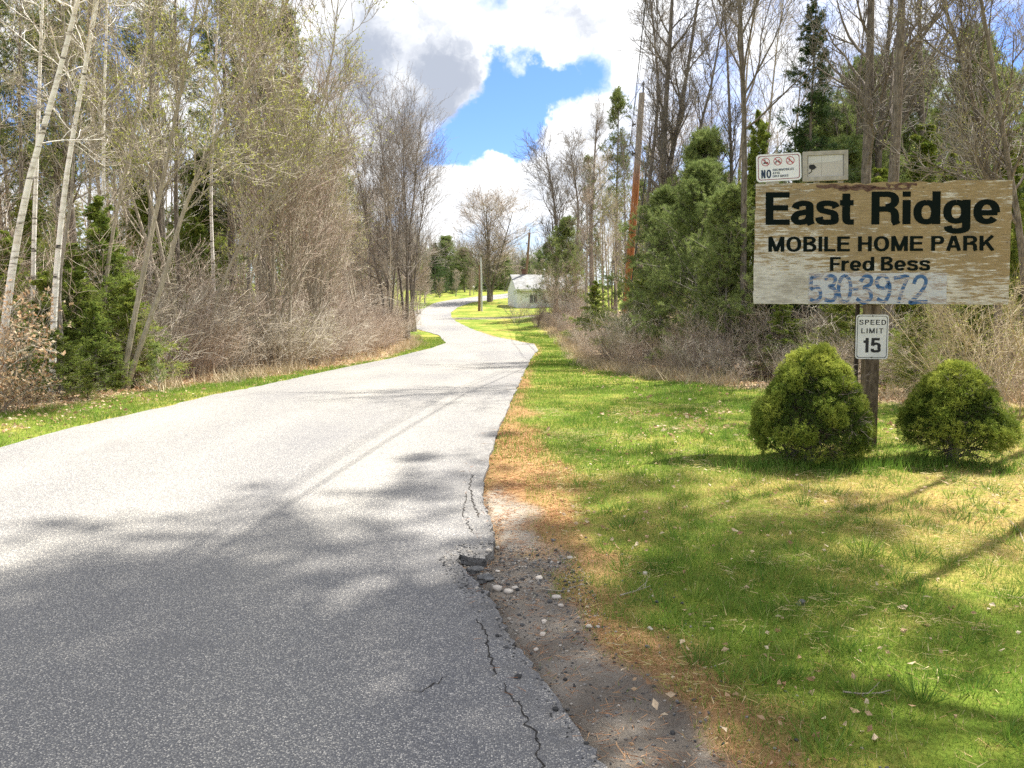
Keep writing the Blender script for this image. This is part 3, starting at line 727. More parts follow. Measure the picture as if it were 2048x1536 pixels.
custom(214, [(190, 728), (205, 640), (212, 560), (222, 470), (238, 400), (262, 300), (285, 180), (300, 0), (310, -150)], 13.6, .038, 'leaning_tree', 'thin pale sapling with a kinked stem in front of the young spruces', 'tree', GY, M['bark_tan'], TB, n1=14, l1=.16, t0=.45, ang=50, up=.08, n2=5, n3=4, n4=2, buds=.8, budsize=.03)
custom(215, [(124, 735), (122, 640), (112, 560), (138, 450), (150, 330), (140, 200), (128, 60), (125, -80)], 12.6, .034, 'leaning_tree', 'thin dark winding sapling beside the bright white birch', 'tree', GY, M['bark'], TB, n1=14, l1=.16, t0=.35, ang=50, up=.05, n2=6, n3=4, n4=2)
custom(216, [(455, 745), (475, 650), (505, 560), (520, 470), (560, 400), (600, 330), (640, 250), (670, 150)], 18.5, .036, 'leaning_tree', 'pale stemmed sapling leaning right beyond the bowed budding tree', 'tree', GY, M['bark_tan'], TB, n1=20, l1=.26, t0=.25, ang=38, up=.18, n2=6, n3=4, n4=3, buds=2.4, budsize=.038)
for i_, (pts_, y_, r_, bk_, lb_) in enumerate([
        ([(196, 720), (200, 560), (208, 400), (206, 240), (212, 100), (216, -60), (218, -220)], 16.0, .05, 'birch', 'slim white upright stem between the bright birch and the leaning stems'),
        ([(172, 720), (176, 520), (180, 350), (188, 180), (184, 0), (186, -200)], 17.5, .045, 'bark', 'dark upright stem close right of the bright white birch'),
        ([(300, 720), (298, 520), (304, 350), (300, 180), (310, 0), (312, -200)], 17.0, .06, 'bark', 'upright grey stem behind the crossing leaning stems'),
        ([(352, 720), (358, 560), (350, 400), (356, 220), (350, 60), (352, -160)], 19.0, .07, 'bark_dark', 'thick dark upright trunk right of the leaning stems'),
        ([(425, 715), (428, 560), (420, 400), (428, 220), (436, 40), (440, -140)], 21.0, .055, 'birch', 'pale upright birch inside the wood left of the bowed tree'),
        ([(498, 712), (496, 560), (505, 400), (502, 250), (512, 80), (516, -80)], 23.0, .06, 'bark', 'upright grey stem just right of the pale birch inside the wood'),
        ([(38, 720), (40, 520), (44, 340), (36, 160), (44, -20), (46, -200)], 18.0, .06, 'bark_dark', 'dark upright trunk behind the pinkish birch'),
        ([(572, 700), (570, 560), (580, 420), (576, 280), (588, 130), (592, 0)], 26.0, .06, 'bark_tan', 'tan upright stem under the yellow-green pine')]):
    custom(220 + i_, pts_, y_, r_, 'birch_tree' if bk_ == 'birch' else 'bare_tree', lb_, 'tree', 'upright stems in the left wood', M[bk_], TB, n1=14, l1=.15, t0=.4, ang=42, up=.12, rf1=.35, n2=5, n3=4, n4=2, buds=.8, budsize=.035)
# young conifers low at the left
for i, (px, y, row, key, wd, lb) in enumerate([
        (25, 13.4, 455, 'spruce0', 1.0, 'young spruce at the left edge, partly behind the leaning pinkish birch'),
        (215, 13.9, 385, 'spruce0', 1.1, 'tallest of the young green spruces under the left birches'),
        (95, 12.9, 540, 'spruce1', 1.15, 'yellow-green young spruce between the slim birch and the bright birch'),
        (155, 13.1, 480, 'spruce0', 1.1, 'young spruce just right of the bright white birch'),
        (262, 13.4, 560, 'spruce1', 1.2, 'young spruce behind the foot of the two stemmed leaning tree'),
        (112, 11.5, 655, 'spruce2', 1.5, 'low yellowish spruce nearest the left verge'),
        (52, 11.4, 690, 'spruce2', 1.4, 'small spruce beside the dry brown leaves at the left'),
        (190, 12.6, 600, 'spruce1', 1.2, 'spruce filling the space between the bright birch and the kinked sapling'), (75, 14.6, 480, 'spruce0', 1.1, 'spruce just behind the slim straight birch'),
        (168, 11.3, 752, 'spruce2', 1.6, 'tiny flat spruce in the leaf litter at the left verge'),
        (70, 17, 380, 'spruce0', 1.0, 'dim spruce deep in the wood behind the slim birch'),
        (330, 19, 470, 'spruce0', 1.0, 'small spruce in the shade behind the leaning stems'),
        (400, 24, 430, 'spruce0', 1.0, 'spruce half hidden by bare twigs left of the road')]):
    x = pxx(px, y); plant(key, 'young_spruce', x, y, top_h(x, y, row), lb, 'tree', 'young spruces under the left trees', wide=wd)
for px, y, row, lb in [(312, 12.6, 690, 'little soft green pine at the foot of the leaning stems'), (205, 12.4, 742, 'small pale green pine among leaf litter left of the leaning stems')]:
    x = pxx(px, y); plant('littlepine', 'young_pine', x, y, top_h(x, y, row), lb, 'tree', 'little pines on the left verge')
# dry brown leaves
proto('beech', shrub(101, 2.0, 12, .45, n2=8, n3=4, buds=2.4, budsize=.065, arch=.1), M['bark'], [M['twig'], M['dead']], 2.0)
proto('beech_low', shrub(102, 1.0, 14, 1.1, n2=8, n3=4, buds=2.0, budsize=.065, arch=.3), M['bark'], [M['twig'], M['dead']], 1.0)
for px, y, h, key, lb in [(-18, 10.2, 1.6, 'beech', 'upright shrub of curled dry brown leaves at the left edge'), (-60, 9.6, 1.8, 'beech', 'dry leaved shrub cut by the left edge of the picture'),
                          (22, 10.3, .5, 'beech_low', 'low heap of dry leaved branches beside the left verge'), (-30, 9.8, .75, 'beech_low', 'tangle of fallen twigs and brown leaves at the left edge')]:
    x = pxx(px, y); plant(key, 'dry_shrub', x, y, h, lb, 'shrub', 'dry leaved shrubs at the left edge', parts=('stem', 'foliage'))
# ------------------------------------------------------------------ left wood
rl = random.Random(5)
def env_left(px):
    return float(np.interp(px, [560, 640, 680, 720, 780, 820, 860, 900, 940], [-200, 20, 190, 235, 205, 170, 215, 280, 430]))
for off in [0.8, 2.6, 4.8, 7.5, 11, 15.5]:
    y = 14.3 + off * .4
    while y < 66:
        if off < 3: y = max(y, 17)
        edge = float(np.interp(y, [4, 8.5, 12, 17, 23, 30, 40, 47, 54, 62, 74], [-10.2, -7.2, -5.95, -5.6, -5.3, -5.2, -5.5, -6.6, -8.8, -11, -13]))
        yy = y + rl.uniform(-.8, .8); x = edge - off - rl.uniform(-.4, 1.2)
        px = 1024 + FPX * x / yy
        if px > -90:
            key = rl.choice(['bare0', 'bare3', 'bare2', 'bare3', 'budding0', 'sapling0', 'budding0'] if off < 3 else ['bare0', 'bare1', 'bare3', 'budding0', 'pine1', 'spruce0' if off > 4 else 'bare0'])
            if off < 1.2: key = rl.choice(['red0', 'red1', 'sapling0', 'bare2', 'budding1', 'bare3'] if yy > 20 else ['sapling0', 'sapling1', 'budding1'])
            e = env_left(px + 25) + rl.uniform(0, 90)
            h = min(top_h(x, yy, e), rl.uniform(9, 13.5) if off > 1.2 else rl.uniform(6, 9.5))
            if off < 1.2 and yy > 36: h = min(h * .9, 8)
            ser = 'left%d' % [0.8, 2.6, 4.8, 7.5, 11, 15.5].index(off)
            later(ser, key, 'pine_tree' if key.startswith('pine') else 'spruce_tree' if key.startswith('spruce') else 'bare_tree', 0, yy, height=max(4, h * (.6 if key == 'spruce0' else 1)), x=x)
        y += (2.0 if off < 1.2 else 2.9 if off < 5 else 3.6) * (1 + yy / 60)
rows_l = ['row along the left verge', 'second row of the left wood', 'third row of the left wood', 'fourth row of the left wood', 'fifth row of the left wood', 'deepest row of the left wood']
for i, rn in enumerate(rows_l):
    flush('left%d' % i, '{} tree from the left in the ' + rn, 'tree', 'bare trees in the ' + rn)
# big pines and the tall maples at the end of the left wood
for px, y, row, key, lb in [(470, 27, -90, 'pine0', 'big white pine whose light green boughs reach out towards the grey cloud'), (590, 36, 40, 'pine1', 'white pine with tiered boughs against the sky right of the bowed tree'),
                            (330, 24, -150, 'pine1', 'tall white pine high above the leaning stems'), (130, 22, -160, 'pine1', 'tall white pine behind the bright white birch'), (10, 20, -160, 'pine0', 'dark white pine in the upper left corner'),
                            (690, 52, 292, 'pine1', 'dark pine top showing through bare twigs left of the tall maple'), (535, 29, 20, 'pine0', 'yellow-green pine behind the bowed budding tree')]:
    x = pxx(px, y); plant(key, 'pine_tree', x, y, top_h(x, y, row), lb, 'tree', 'white pines in the left wood')
proto('maple', bare_tree(111, 13.5, .11, (.03, 0), .25, 20, .33, 38, .15, 7, 4, 2, trunks=3, buds=.3, budsize=.04, rmin=.006), M['bark_dark'], [M['twig_dark'], M['bud_red']], 13.5)
for px, y, row, lb in [(812, 44, 165, 'tallest maple at the end of the left wood, its fine branches against blue sky'), (826, 51, 262, 'maple with dark stems fanning right over the bend'), (778, 42, 240, 'reddish maple just left of the tallest maple')]:
    x = pxx(px, y); plant('maple', 'maple_tree', x, y, top_h(x, y, row), lb, 'tree', 'maples at the bend')
# left brush
rl = random.Random(9)
y = 13.6
while y < 62:
    edge = float(np.interp(y, [12, 17, 23, 30, 40, 47, 54, 62, 74], [-5.95, -5.5, -5.05, -4.8, -4.95, -5.9, -7.9, -9.9, -11.9]))
    for off in (.55, 1.5, 2.8):
        yy = y + rl.uniform(-.3, .3)
        key = rl.choice(['fineshrub0', 'fineshrub1', 'shrub0', 'shrub1', 'shrub3', 'fineshrub0'])
        if 20 < yy < 24 and off < 1: key = 'shrub2'
        later('lbrush%d' % int(off), key, 'shrub', 0, yy, x=edge - off - rl.uniform(0, .5), height=(1.25 + .45 * off) * rl.uniform(.8, 1.25), parts=('stem', 'twigs'), wide=1.15)
    y += .95 + y * .012
for i, nm in enumerate(['front row', 'middle row', 'back row']):
    flush('lbrush%d' % i, '{} bare shrub from the left in the ' + nm + ' of brush along the left verge', 'shrub', 'bare brush along the left verge, ' + nm)

# ------------------------------------------------------------------ right side
GP = 'pines and spruces right of the utility pole'
for px, y, row, key, name, wd, lb in [
        (1322, 23, 395, 'youngpine0', 'pine_tree', 1.0, 'soft green young pine right behind the rust coloured utility pole'),
        (1390, 19.5, 345, 'youngpine0', 'pine_tree', 1.0, 'full young pine midway between the utility pole and the big sign'),
        (1450, 17.5, 395, 'youngpine1', 'pine_tree', 1.0, 'dark green young pine close to the left end of the big sign'),
        (1500, 18, 215, 'spruce0', 'spruce_tree', .62, 'bright green spruce rising above the small white no vehicles sign'),
        (1395, 24, 285, 'youngpine1', 'pine_tree', .8, 'pine top behind the full young pine'),
        (1600, 17, -120, 'tallspruce', 'spruce_tree', .8, 'tall dark narrow spruce above the small framed sign'),
        (1565, 15.5, 600, 'spruce2', 'spruce_tree', 1.5, 'low spruce showing under the left half of the big sign'),
        (1690, 14.5, 560, 'spruce1', 'spruce_tree', 1.4, 'shaded spruce under the middle of the big sign'),
        (1835, 12.5, 590, 'spruce1', 'spruce_tree', 1.35, 'dark spruce between the sign post and the right dwarf bush'),
        (1990, 14.5, 250, 'spruce0', 'spruce_tree', .9, 'spruce behind the right end of the big sign'),
        (2060, 16, 60, 'tallspruce', 'spruce_tree', 1.2, 'tall spruce on the right edge of the picture'),
        (1830, 19, 240, 'spruce0', 'spruce_tree', .9, 'spruce seen above the word Ridge on the sign'),
        (1700, 21, 150, 'youngpine0', 'pine_tree', .7, 'feathery pine between the tall narrow spruce and the thick trunks'), (1905, 22, 90, 'youngpine0', 'pine_tree', .7, 'feathery pine above the letters g and e of the sign'),
        (1965, 24, 170, 'youngpine1', 'pine_tree', .8, 'pine behind the curved grey trunk'), (1640, 20, 235, 'youngpine1', 'pine_tree', .9, 'pine directly above the small framed board'),
        (1745, 17.5, 330, 'spruce0', 'spruce_tree', 1.1, 'spruce around the foot of the thick straight trunk behind the sign'), (1880, 16.5, 300, 'spruce0', 'spruce_tree', 1.1, 'spruce behind the upper right of the sign'), (2040, 18, 260, 'youngpine0', 'pine_tree', 1.0, 'full pine at the right edge beyond the sign'),
        (1660, 18.5, 300, 'youngpine1', 'pine_tree', 1.0, 'pine whose boughs show right of the small framed board'), (1960, 13.2, 560, 'spruce1', 'spruce_tree', 1.3, 'spruce under the right end of the big sign'), (1790, 26, 130, 'youngpine0', 'pine_tree', .8, 'pale pine top seen between the thick trunks'),
        (1290, 27, 520, 'spruce1', 'spruce_tree', 1.2, 'small spruce in the brush behind the utility pole'),
        (1190, 40, 560, 'spruce1', 'spruce_tree', 1.3, 'small spruce among trunks left of the utility pole')]:
    x = pxx(px, y); plant(key, name, x, y, top_h(x, y, row), lb, 'tree', GP, wide=wd)
for px, y, row, key, wd, lb in [(1229, 58, 190, 'pine1', .8, 'tall white pine left of the top of the utility pole'), (1132, 62, 445, 'youngpine0', 1.0, 'light green pine beside the white building'),
                                (1172, 66, 318, 'pine0', .6, 'thin crowned pine between the white building and the utility pole'), (1290, 48, 300, 'pine1', .6, 'small crowned pine right behind the upper utility pole')]:
    x = pxx(px, y); plant(key, 'pine_tree', x, y, top_h(x, y, row), lb, 'tree', 'pines beyond the utility pole', wide=wd)
GT = 'tall trunks behind the big sign'
def tall(seed, pts, y, r0, lb, **k):
    d = dict(n1=20, l1=.2, t0=.35, ang=42, up=.14, n2=5, n3=4, n4=3, rmin=.0045); d.update(k)
    custom(seed, pts, y, r0, 'tall_tree', lb, 'tree', GT, M['bark_dark'], [M['twig_dark'], M['bud']], **d)
tall(301, [(1725, 700), (1730, 400), (1738, 200), (1742, 0), (1750, -250), (1755, -500)], 15.5, .12, 'thick straight dark trunk rising above the gap between East and Ridge')
tall(302, [(1772, 700), (1783, 420), (1796, 200), (1803, 0), (1815, -250), (1830, -500)], 14.5, .125, 'thickest dark trunk, right of the straight one above the big sign')
tall(303, [(1745, 700), (1752, 400), (1765, 200), (1780, 50), (1800, -200)], 19, .11, 'thinner trunk leaning right between the two thick ones')
tall(304, [(1845, 700), (1850, 400), (1843, 200), (1838, 0), (1830, -300)], 20, .10, 'straight grey trunk standing right of the two thick dark trunks')
tall(305, [(2010, 700), (1985, 420), (1962, 260), (1930, 130), (1890, 20), (1850, -120)], 12.5, .075, 'curved grey trunk bending left above the right end of the sign', n1=22, l1=.25, buds=.6, budsize=.02)
tall(306, [(2075, 700), (2040, 450), (2010, 300), (1990, 150), (1960, 0), (1930, -200)], 11.5, .06, 'slim budding tree at the right edge bending left', n1=22, l1=.28, buds=.8, budsize=.02)
tall(307, [(1490, 700), (1486, 450), (1492, 250), (1480, 80), (1476, -150), (1470, -450), (1470, -700)], 17.0, .075, 'slim tall bare tree above the bright green spruce near the sign', n1=26, l1=.24)
GM = 'bare trees forking beside the utility pole'
def fork(seed, pts, y, r0, lb, **k):
    d = dict(n1=20, l1=.17, t0=.3, ang=36, up=.14, n2=6, n3=5, n4=3, rmin=.006); d.update(k)
    custom(seed, pts, y, r0, 'bare_tree', lb, 'tree', GM, M['bark_dark'], [M['twig_dark'], M['bud_red']], **d)
fork(311, [(1312, 690), (1318, 500), (1326, 380), (1328, 260), (1336, 150), (1345, 0), (1350, -150)], 27, .16, 'grey trunk rising straight just right of the utility pole top')
fork(312, [(1320, 690), (1324, 420), (1340, 320), (1362, 230), (1378, 120), (1396, 0), (1415, -140)], 27.3, .13, 'dark trunk splitting off to the right of the straight grey trunk')
fork(313, [(1298, 690), (1294, 450), (1300, 330), (1318, 240), (1316, 120), (1300, 0), (1290, -120)], 29, .10, 'slim trunk close behind the utility pole')
fork(314, [(1395, 690), (1385, 420), (1390, 270), (1420, 200), (1435, 100), (1450, 0)], 26, .09, 'slim bare tree behind the full young pine')
fork(315, [(1470, 690), (1465, 400), (1460, 240), (1455, 120), (1450, 0), (1440, -100)], 24, .08, 'slim bare tree above the dark green young pine')
fork(316, [(1185, 640), (1183, 540), (1181, 450), (1186, 380), (1190, 300), (1194, 240)], 58, .2, 'straight grey trunk left of the utility pole, against white cloud')
fork(317, [(1112, 610), (1114, 520), (1113, 450), (1108, 400), (1100, 350), (1092, 315)], 70, .2, 'open bare tree with arching boughs above the light green pine', n1=26, l1=.34, t0=.2, rmin=.012)
fork(318, [(1150, 620), (1152, 500), (1158, 420), (1150, 360), (1140, 300)], 64, .16, 'bare tree between the arching tree and the thin crowned pine', l1=.24, rmin=.012)
rr2 = random.Random(21)
def env_right(px):
    return float(np.interp(px, [1050, 1090, 1160, 1215, 1240, 1300, 1400], [470, 360, 315, 250, 190, 60, -200]))
for ri, off in enumerate([2.2, 5, 8.5, 13, 19]):
    y = 17.0 + off * .5 if off > 3 else 22
    while y < 92:
        edge = float(np.interp(y, [10, 13, 16, 21, 28, 36, 46, 54, 60, 70, 80], [6, 4.2, 3.2, 2.6, 2.5, 2.7, 2.9, 2.6, 2.3, 4.0, 8.5]))
        yy = y + rr2.uniform(-.8, .8); x = edge + off + rr2.uniform(-.6, 1.2)
        if yy > 60: x += 1.5 + max(0, yy - 72) * .35
        px = 1024 + FPX * x / yy
        if px < 2160 and not (abs(x - pxx(1250, 32)) < 1 and yy < 33):
            e = env_right(px - 15) + rr2.uniform(0, 110)
            h = min(top_h(x, yy, e), rr2.uniform(10, 15))
            key = rr2.choice(['bare0', 'bare1', 'bare2', 'bare3', 'tall1', 'bare1'] if off > 3 else ['bare1', 'bare2', 'sapling0', 'budding0'])
            if rr2.random() < .16 and off > 3: key = rr2.choice(['spruce0', 'pine1', 'youngpine1']); h = min(h, 9)
            nm = 'spruce_tree' if 'spruce' in key else 'pine_tree' if 'pine' in key else 'bare_tree'
            later('right%d' % ri, key, nm, 0, yy, height=max(4, h), x=x)
        y += (2.9 + .5 * ri) * (1 + yy / 55)
rows_r = ['front row of the right wood', 'second row of the right wood', 'third row of the right wood', 'fourth row of the right wood', 'deepest row of the right wood']
for i, rn in enumerate(rows_r):
    flush('right%d' % i, '{} tree from the left in the ' + rn, 'tree', 'trees in the ' + rn)
# right brush
edgeR = [(7.4, 10.8), (6.0, 11.6), (4.9, 12.6), (3.9, 14.2), (3.2, 16.5), (2.75, 20), (2.6, 24), (2.6, 28), (2.8, 33), (2.9, 38), (3.0, 44), (2.6, 50), (2.3, 55), (2.2, 60), (3.4, 66)]
E_ = np.array(edgeR); sg = np.concatenate([[0], np.cumsum(np.hypot(*np.diff(E_, axis=0).T))])
for oi, off in enumerate([.25, 1.2, 2.3]):
    s = .3
    while s < sg[-1]:
        ex = np.interp(s, sg, E_[:, 0]); ey = np.interp(s, sg, E_[:, 1])
        tx = np.interp(s + .2, sg, E_[:, 0]) - ex; ty = np.interp(s + .2, sg, E_[:, 1]) - ey; n = math.hypot(tx, ty) + 1e-6
        x = ex + ty / n * off + rr2.uniform(-.2, .2); y = ey - tx / n * off + rr2.uniform(-.3, .3)
        key = rr2.choice(['fineshrub0', 'fineshrub1', 'shrub0', 'shrub1', 'fineshrub0'])
        later('rbrush%d' % oi, key, 'shrub', 0, y, x=x, height=(.6 + .28 * off) * rr2.uniform(.6, 1.5) * (1 if ey > 15 else .8), parts=('stem', 'twigs'), wide=1.25)
        s += 1.0 + ey * .014
for i, nm in enumerate(['front row', 'middle row', 'back row']):
    flush('rbrush%d' % i, '{} bare shrub from the left in the ' + nm + ' of brush right of the road', 'shrub', 'bare brush right of the road, ' + nm)
for px, y, h, key, name, lb in [(1250, 20.5, 1.75, 'shrub1', 'shrub', 'pale twiggy shrub standing in front of the foot of the utility pole'),
                                (1035, 57, 1.9, 'shrub1', 'shrub', 'bare shrub hiding the foot of the farther utility pole'), (1075, 54, 2.0, 'shrub0', 'shrub', 'bare shrub in front of the white building'), (1112, 58, 3.4, 'shrub3', 'shrub', 'tall bare shrub before the right half of the white building'), (1150, 60, 4.2, 'shrub3', 'shrub', 'tallest bare shrub covering the right end of the white building'), (1092, 62, 2.8, 'shrub1', 'shrub', 'pale bare shrub before the middle of the white building'),
                                (1940, 9.9, 1.75, 'budshrub', 'shrub', 'arching straw coloured shrub with fresh buds behind the right dwarf bush'),
                                (2060, 9.4, 1.9, 'budshrub', 'shrub', 'straw coloured budding shrub cut by the right edge'), (2010, 11.2, 2.1, 'budshrub', 'shrub', 'budding shrub behind the lower right corner of the big sign')]:
    plant(key, name, pxx(px, y), y, h, lb, 'shrub', 'shrubs right of the road', parts=('stem', 'twigs'))
# ------------------------------------------------------------------ far end of the road
x = pxx(978, 96); plant('round0', 'maple_tree', x, 96, top_h(x, 96, 398), 'broad round bare maple on the grass inside the far bend', 'tree', None, rz=.4, wide=1.6)
for px, y, row, key, wd, lb in [(880, 108, 555, 'red1', 1.6, 'low brown bare tree left of the mailbox at the far bend'), (912, 112, 540, 'red0', 1.5, 'brown bare tree behind the mailbox'), (940, 116, 535, 'red1', 1.6, 'brown bare tree close left of the round maple'),
                            (1040, 118, 530, 'red0', 1.5, 'brown bare tree right of the round maple'), (1075, 112, 540, 'red1', 1.6, 'brown bare tree above the roof of the white building'), (1100, 104, 520, 'red0', 1.4, 'brown bare tree over the middle of the white roof')]:
    x = pxx(px, y); plant(key, 'bare_tree', x, y, top_h(x, y, row), lb, 'tree', 'brown bare trees at the far bend', wide=wd)
for px, y, row, key, lb in [(872, 128, 486, 'farspruce', 'dark spruce left of the round maple beyond the far bend'), (905, 122, 545, 'farspruce', 'low dark spruce by the far verge left of the mailbox'), (930, 134, 500, 'youngpine0', 'dark pine behind the left side of the round maple'),
                            (893, 136, 478, 'youngpine0', 'tall dark pine at the far bend, second from the left'), (975, 140, 520, 'farspruce', 'dark spruce behind the stems of the round maple'), (1010, 142, 515, 'youngpine0', 'dark pine behind the right side of the round maple'),
                            (1052, 150, 520, 'youngpine1', 'dark pine over the chimney of the white building'), (1078, 146, 500, 'farspruce', 'dark spruce right of the farther utility pole'), (1098, 120, 490, 'youngpine0', 'pine with ragged left edge beside the light green pine'), (855, 120, 520, 'farspruce', 'dark spruce seen through the maple twigs at the end of the left wood'),
                            (1130, 125, 500, 'farspruce', 'dark spruce over the right end of the white building roof'), (878, 112, 568, 'farspruce', 'short spruce on the far left verge')]:
    x = pxx(px, y); plant(key, 'pine_tree' if 'pine' in key else 'spruce_tree', x, y, top_h(x, y, row), lb, 'tree', 'dark evergreens beyond the far bend', wide=1.35)
for i_, (x_, y_, h_, key_) in enumerate([(-6.1, 46, 2.0, 'shrub0'), (-7.0, 49, 2.4, 'shrub1'), (-7.5, 51.5, 2.8, 'shrub3'), (-8.3, 54.5, 2.6, 'shrub0'), (-9.2, 57.5, 3.0, 'shrub3'), (-10.3, 61, 2.8, 'shrub1'), (-11.3, 65, 3.0, 'shrub3'), (-11.8, 70, 3.0, 'shrub0')]):
    plant(key_, 'shrub', x_, y_, h_, ORD[i_] + ' nearest of the tall bare shrubs at the left bend', 'shrub', 'bare shrubs at the left bend', parts=('stem', 'twigs'), wide=1.3)
for i_, (px_, y_, row_, key_) in enumerate([(742, 58, 330, 'bare2'), (770, 62, 370, 'red0'), (796, 66, 410, 'bare0'), (818, 68, 440, 'red0'), (836, 74, 470, 'red1'), (760, 72, 350, 'bare2'), (850, 92, 520, 'red1')]):
    x_ = pxx(px_, y_); plant(key_, 'bare_tree', x_, y_, top_h(x_, y_, row_), ORD[i_] + ' nearest of the bare trees stepping down behind the maples at the bend', 'tree', 'bare trees behind the bend', wide=1.2)
# far-off wood as one mass
def woods():
    rng = np.random.default_rng(77); m = MB()
    n = 760; ang = rng.uniform(-42, 42, n); r = rng.uniform(60, 210, n); ang[520:] = rng.uniform(-8, 5, 240); r[520:] = rng.uniform(146, 230, 240)
    x = r * np.sin(np.radians(ang)); y = r * np.cos(np.radians(ang)); px = 1024 + FPX * x / y
    ok = ((px < 800) & (x < -16)) | (px > 1215) | (r > 145)
    x, y, px, r = x[ok], y[ok], px[ok], r[ok]; z = H(x, y)
    row = np.interp(px, [0, 600, 780, 850, 960, 1060, 1120, 1215, 1300, 2048], [180, 260, 400, 470, 488, 500, 480, 400, 260, 200]) + rng.uniform(0, 50, len(x))
    h = np.clip(EYE + (572 - row) / FPX * y - z, 4, 15)
    n = len(x); base = np.stack([x, y, z - .2], 1); tp = base + np.stack([rng.normal(0, .4, n), rng.normal(0, .4, n), h], 1)
    P = np.stack([base, base * .5 + tp * .5 + rng.normal(0, .12, (n, 3)), tp], 1)
    m.tubes(P, np.stack([h * .012, h * .008, h * .002], 1), 4, 0, rng.random(n))
    P1, R1 = spawn(rng, P, np.stack([h * .010, h * .006, h * .003], 1), 26, .2, 1, 38, 2.4, 4, .2, .14, .4, .018); m.tubes(P1, R1, 3, 0, rng.random(len(P1)))
    P2, R2 = spawn(rng, P1, R1, 7, .1, 1, 40, .9, 3, .15, .2, .7, .010); m.needles(P2[:, 0], P2[:, 2] - P2[:, 0], np.linalg.norm(P2[:, 2] - P2[:, 0], axis=1), .03, rng, 0, rng.random(len(P2)))
    ev = rng.random(n) < .3
    b = base[ev]; hh = h[ev] * .85; q = 1500; i = np.repeat(np.arange(len(b)), q); t = rng.random(len(i)) ** .8
    rad = (1.02 - t) * hh[i] * .2 * np.sqrt(rng.random(len(i))); a = rng.random(len(i)) * 6.283
    pp = b[i] + np.stack([np.cos(a) * rad, np.sin(a) * rad, t * hh[i]], 1); dd = np.stack([np.cos(a), np.sin(a), rng.normal(-.1, .4, len(i))], 1)
    m.needles(pp, dd, .45, .22, rng, 1, np.repeat(rng.random(len(b)), q) * .6 + rng.random(len(i)) * .4)
    o = m.build('distant_woods', [M['twig'], M['pine']]); tag(o, 'bare and evergreen wood closing the view beyond the nearer trees', 'woods', None, 'stuff')
woods()
# pines beside the camera that shade the road and lawn
for i, (x, y, h, key) in enumerate([(8.4, 11.8, 24, 'shadepine'), (7.2, 10.4, 23, 'shadepine'), (6.2, 8.6, 20, 'shadepine'), (4.7, 6.3, 19, 'shadepine'), (5.6, 4.6, 20, 'pine0'), (2.6, 1.8, 16, 'shadepine'), (4.4, 1.0, 19, 'shadepine'),
                         (1.5, -1.0, 17, 'shadepine'), (9.0, 2.0, 18, 'pine0'), (-1.5, -2.5, 18, 'shadepine')]):
    plant(key, 'pine_tree', x, y, h, ORD[i] + ' farthest of the tall white pines beside the viewer that shade the near road', 'tree', 'white pines beside the viewer', wide=1.0)

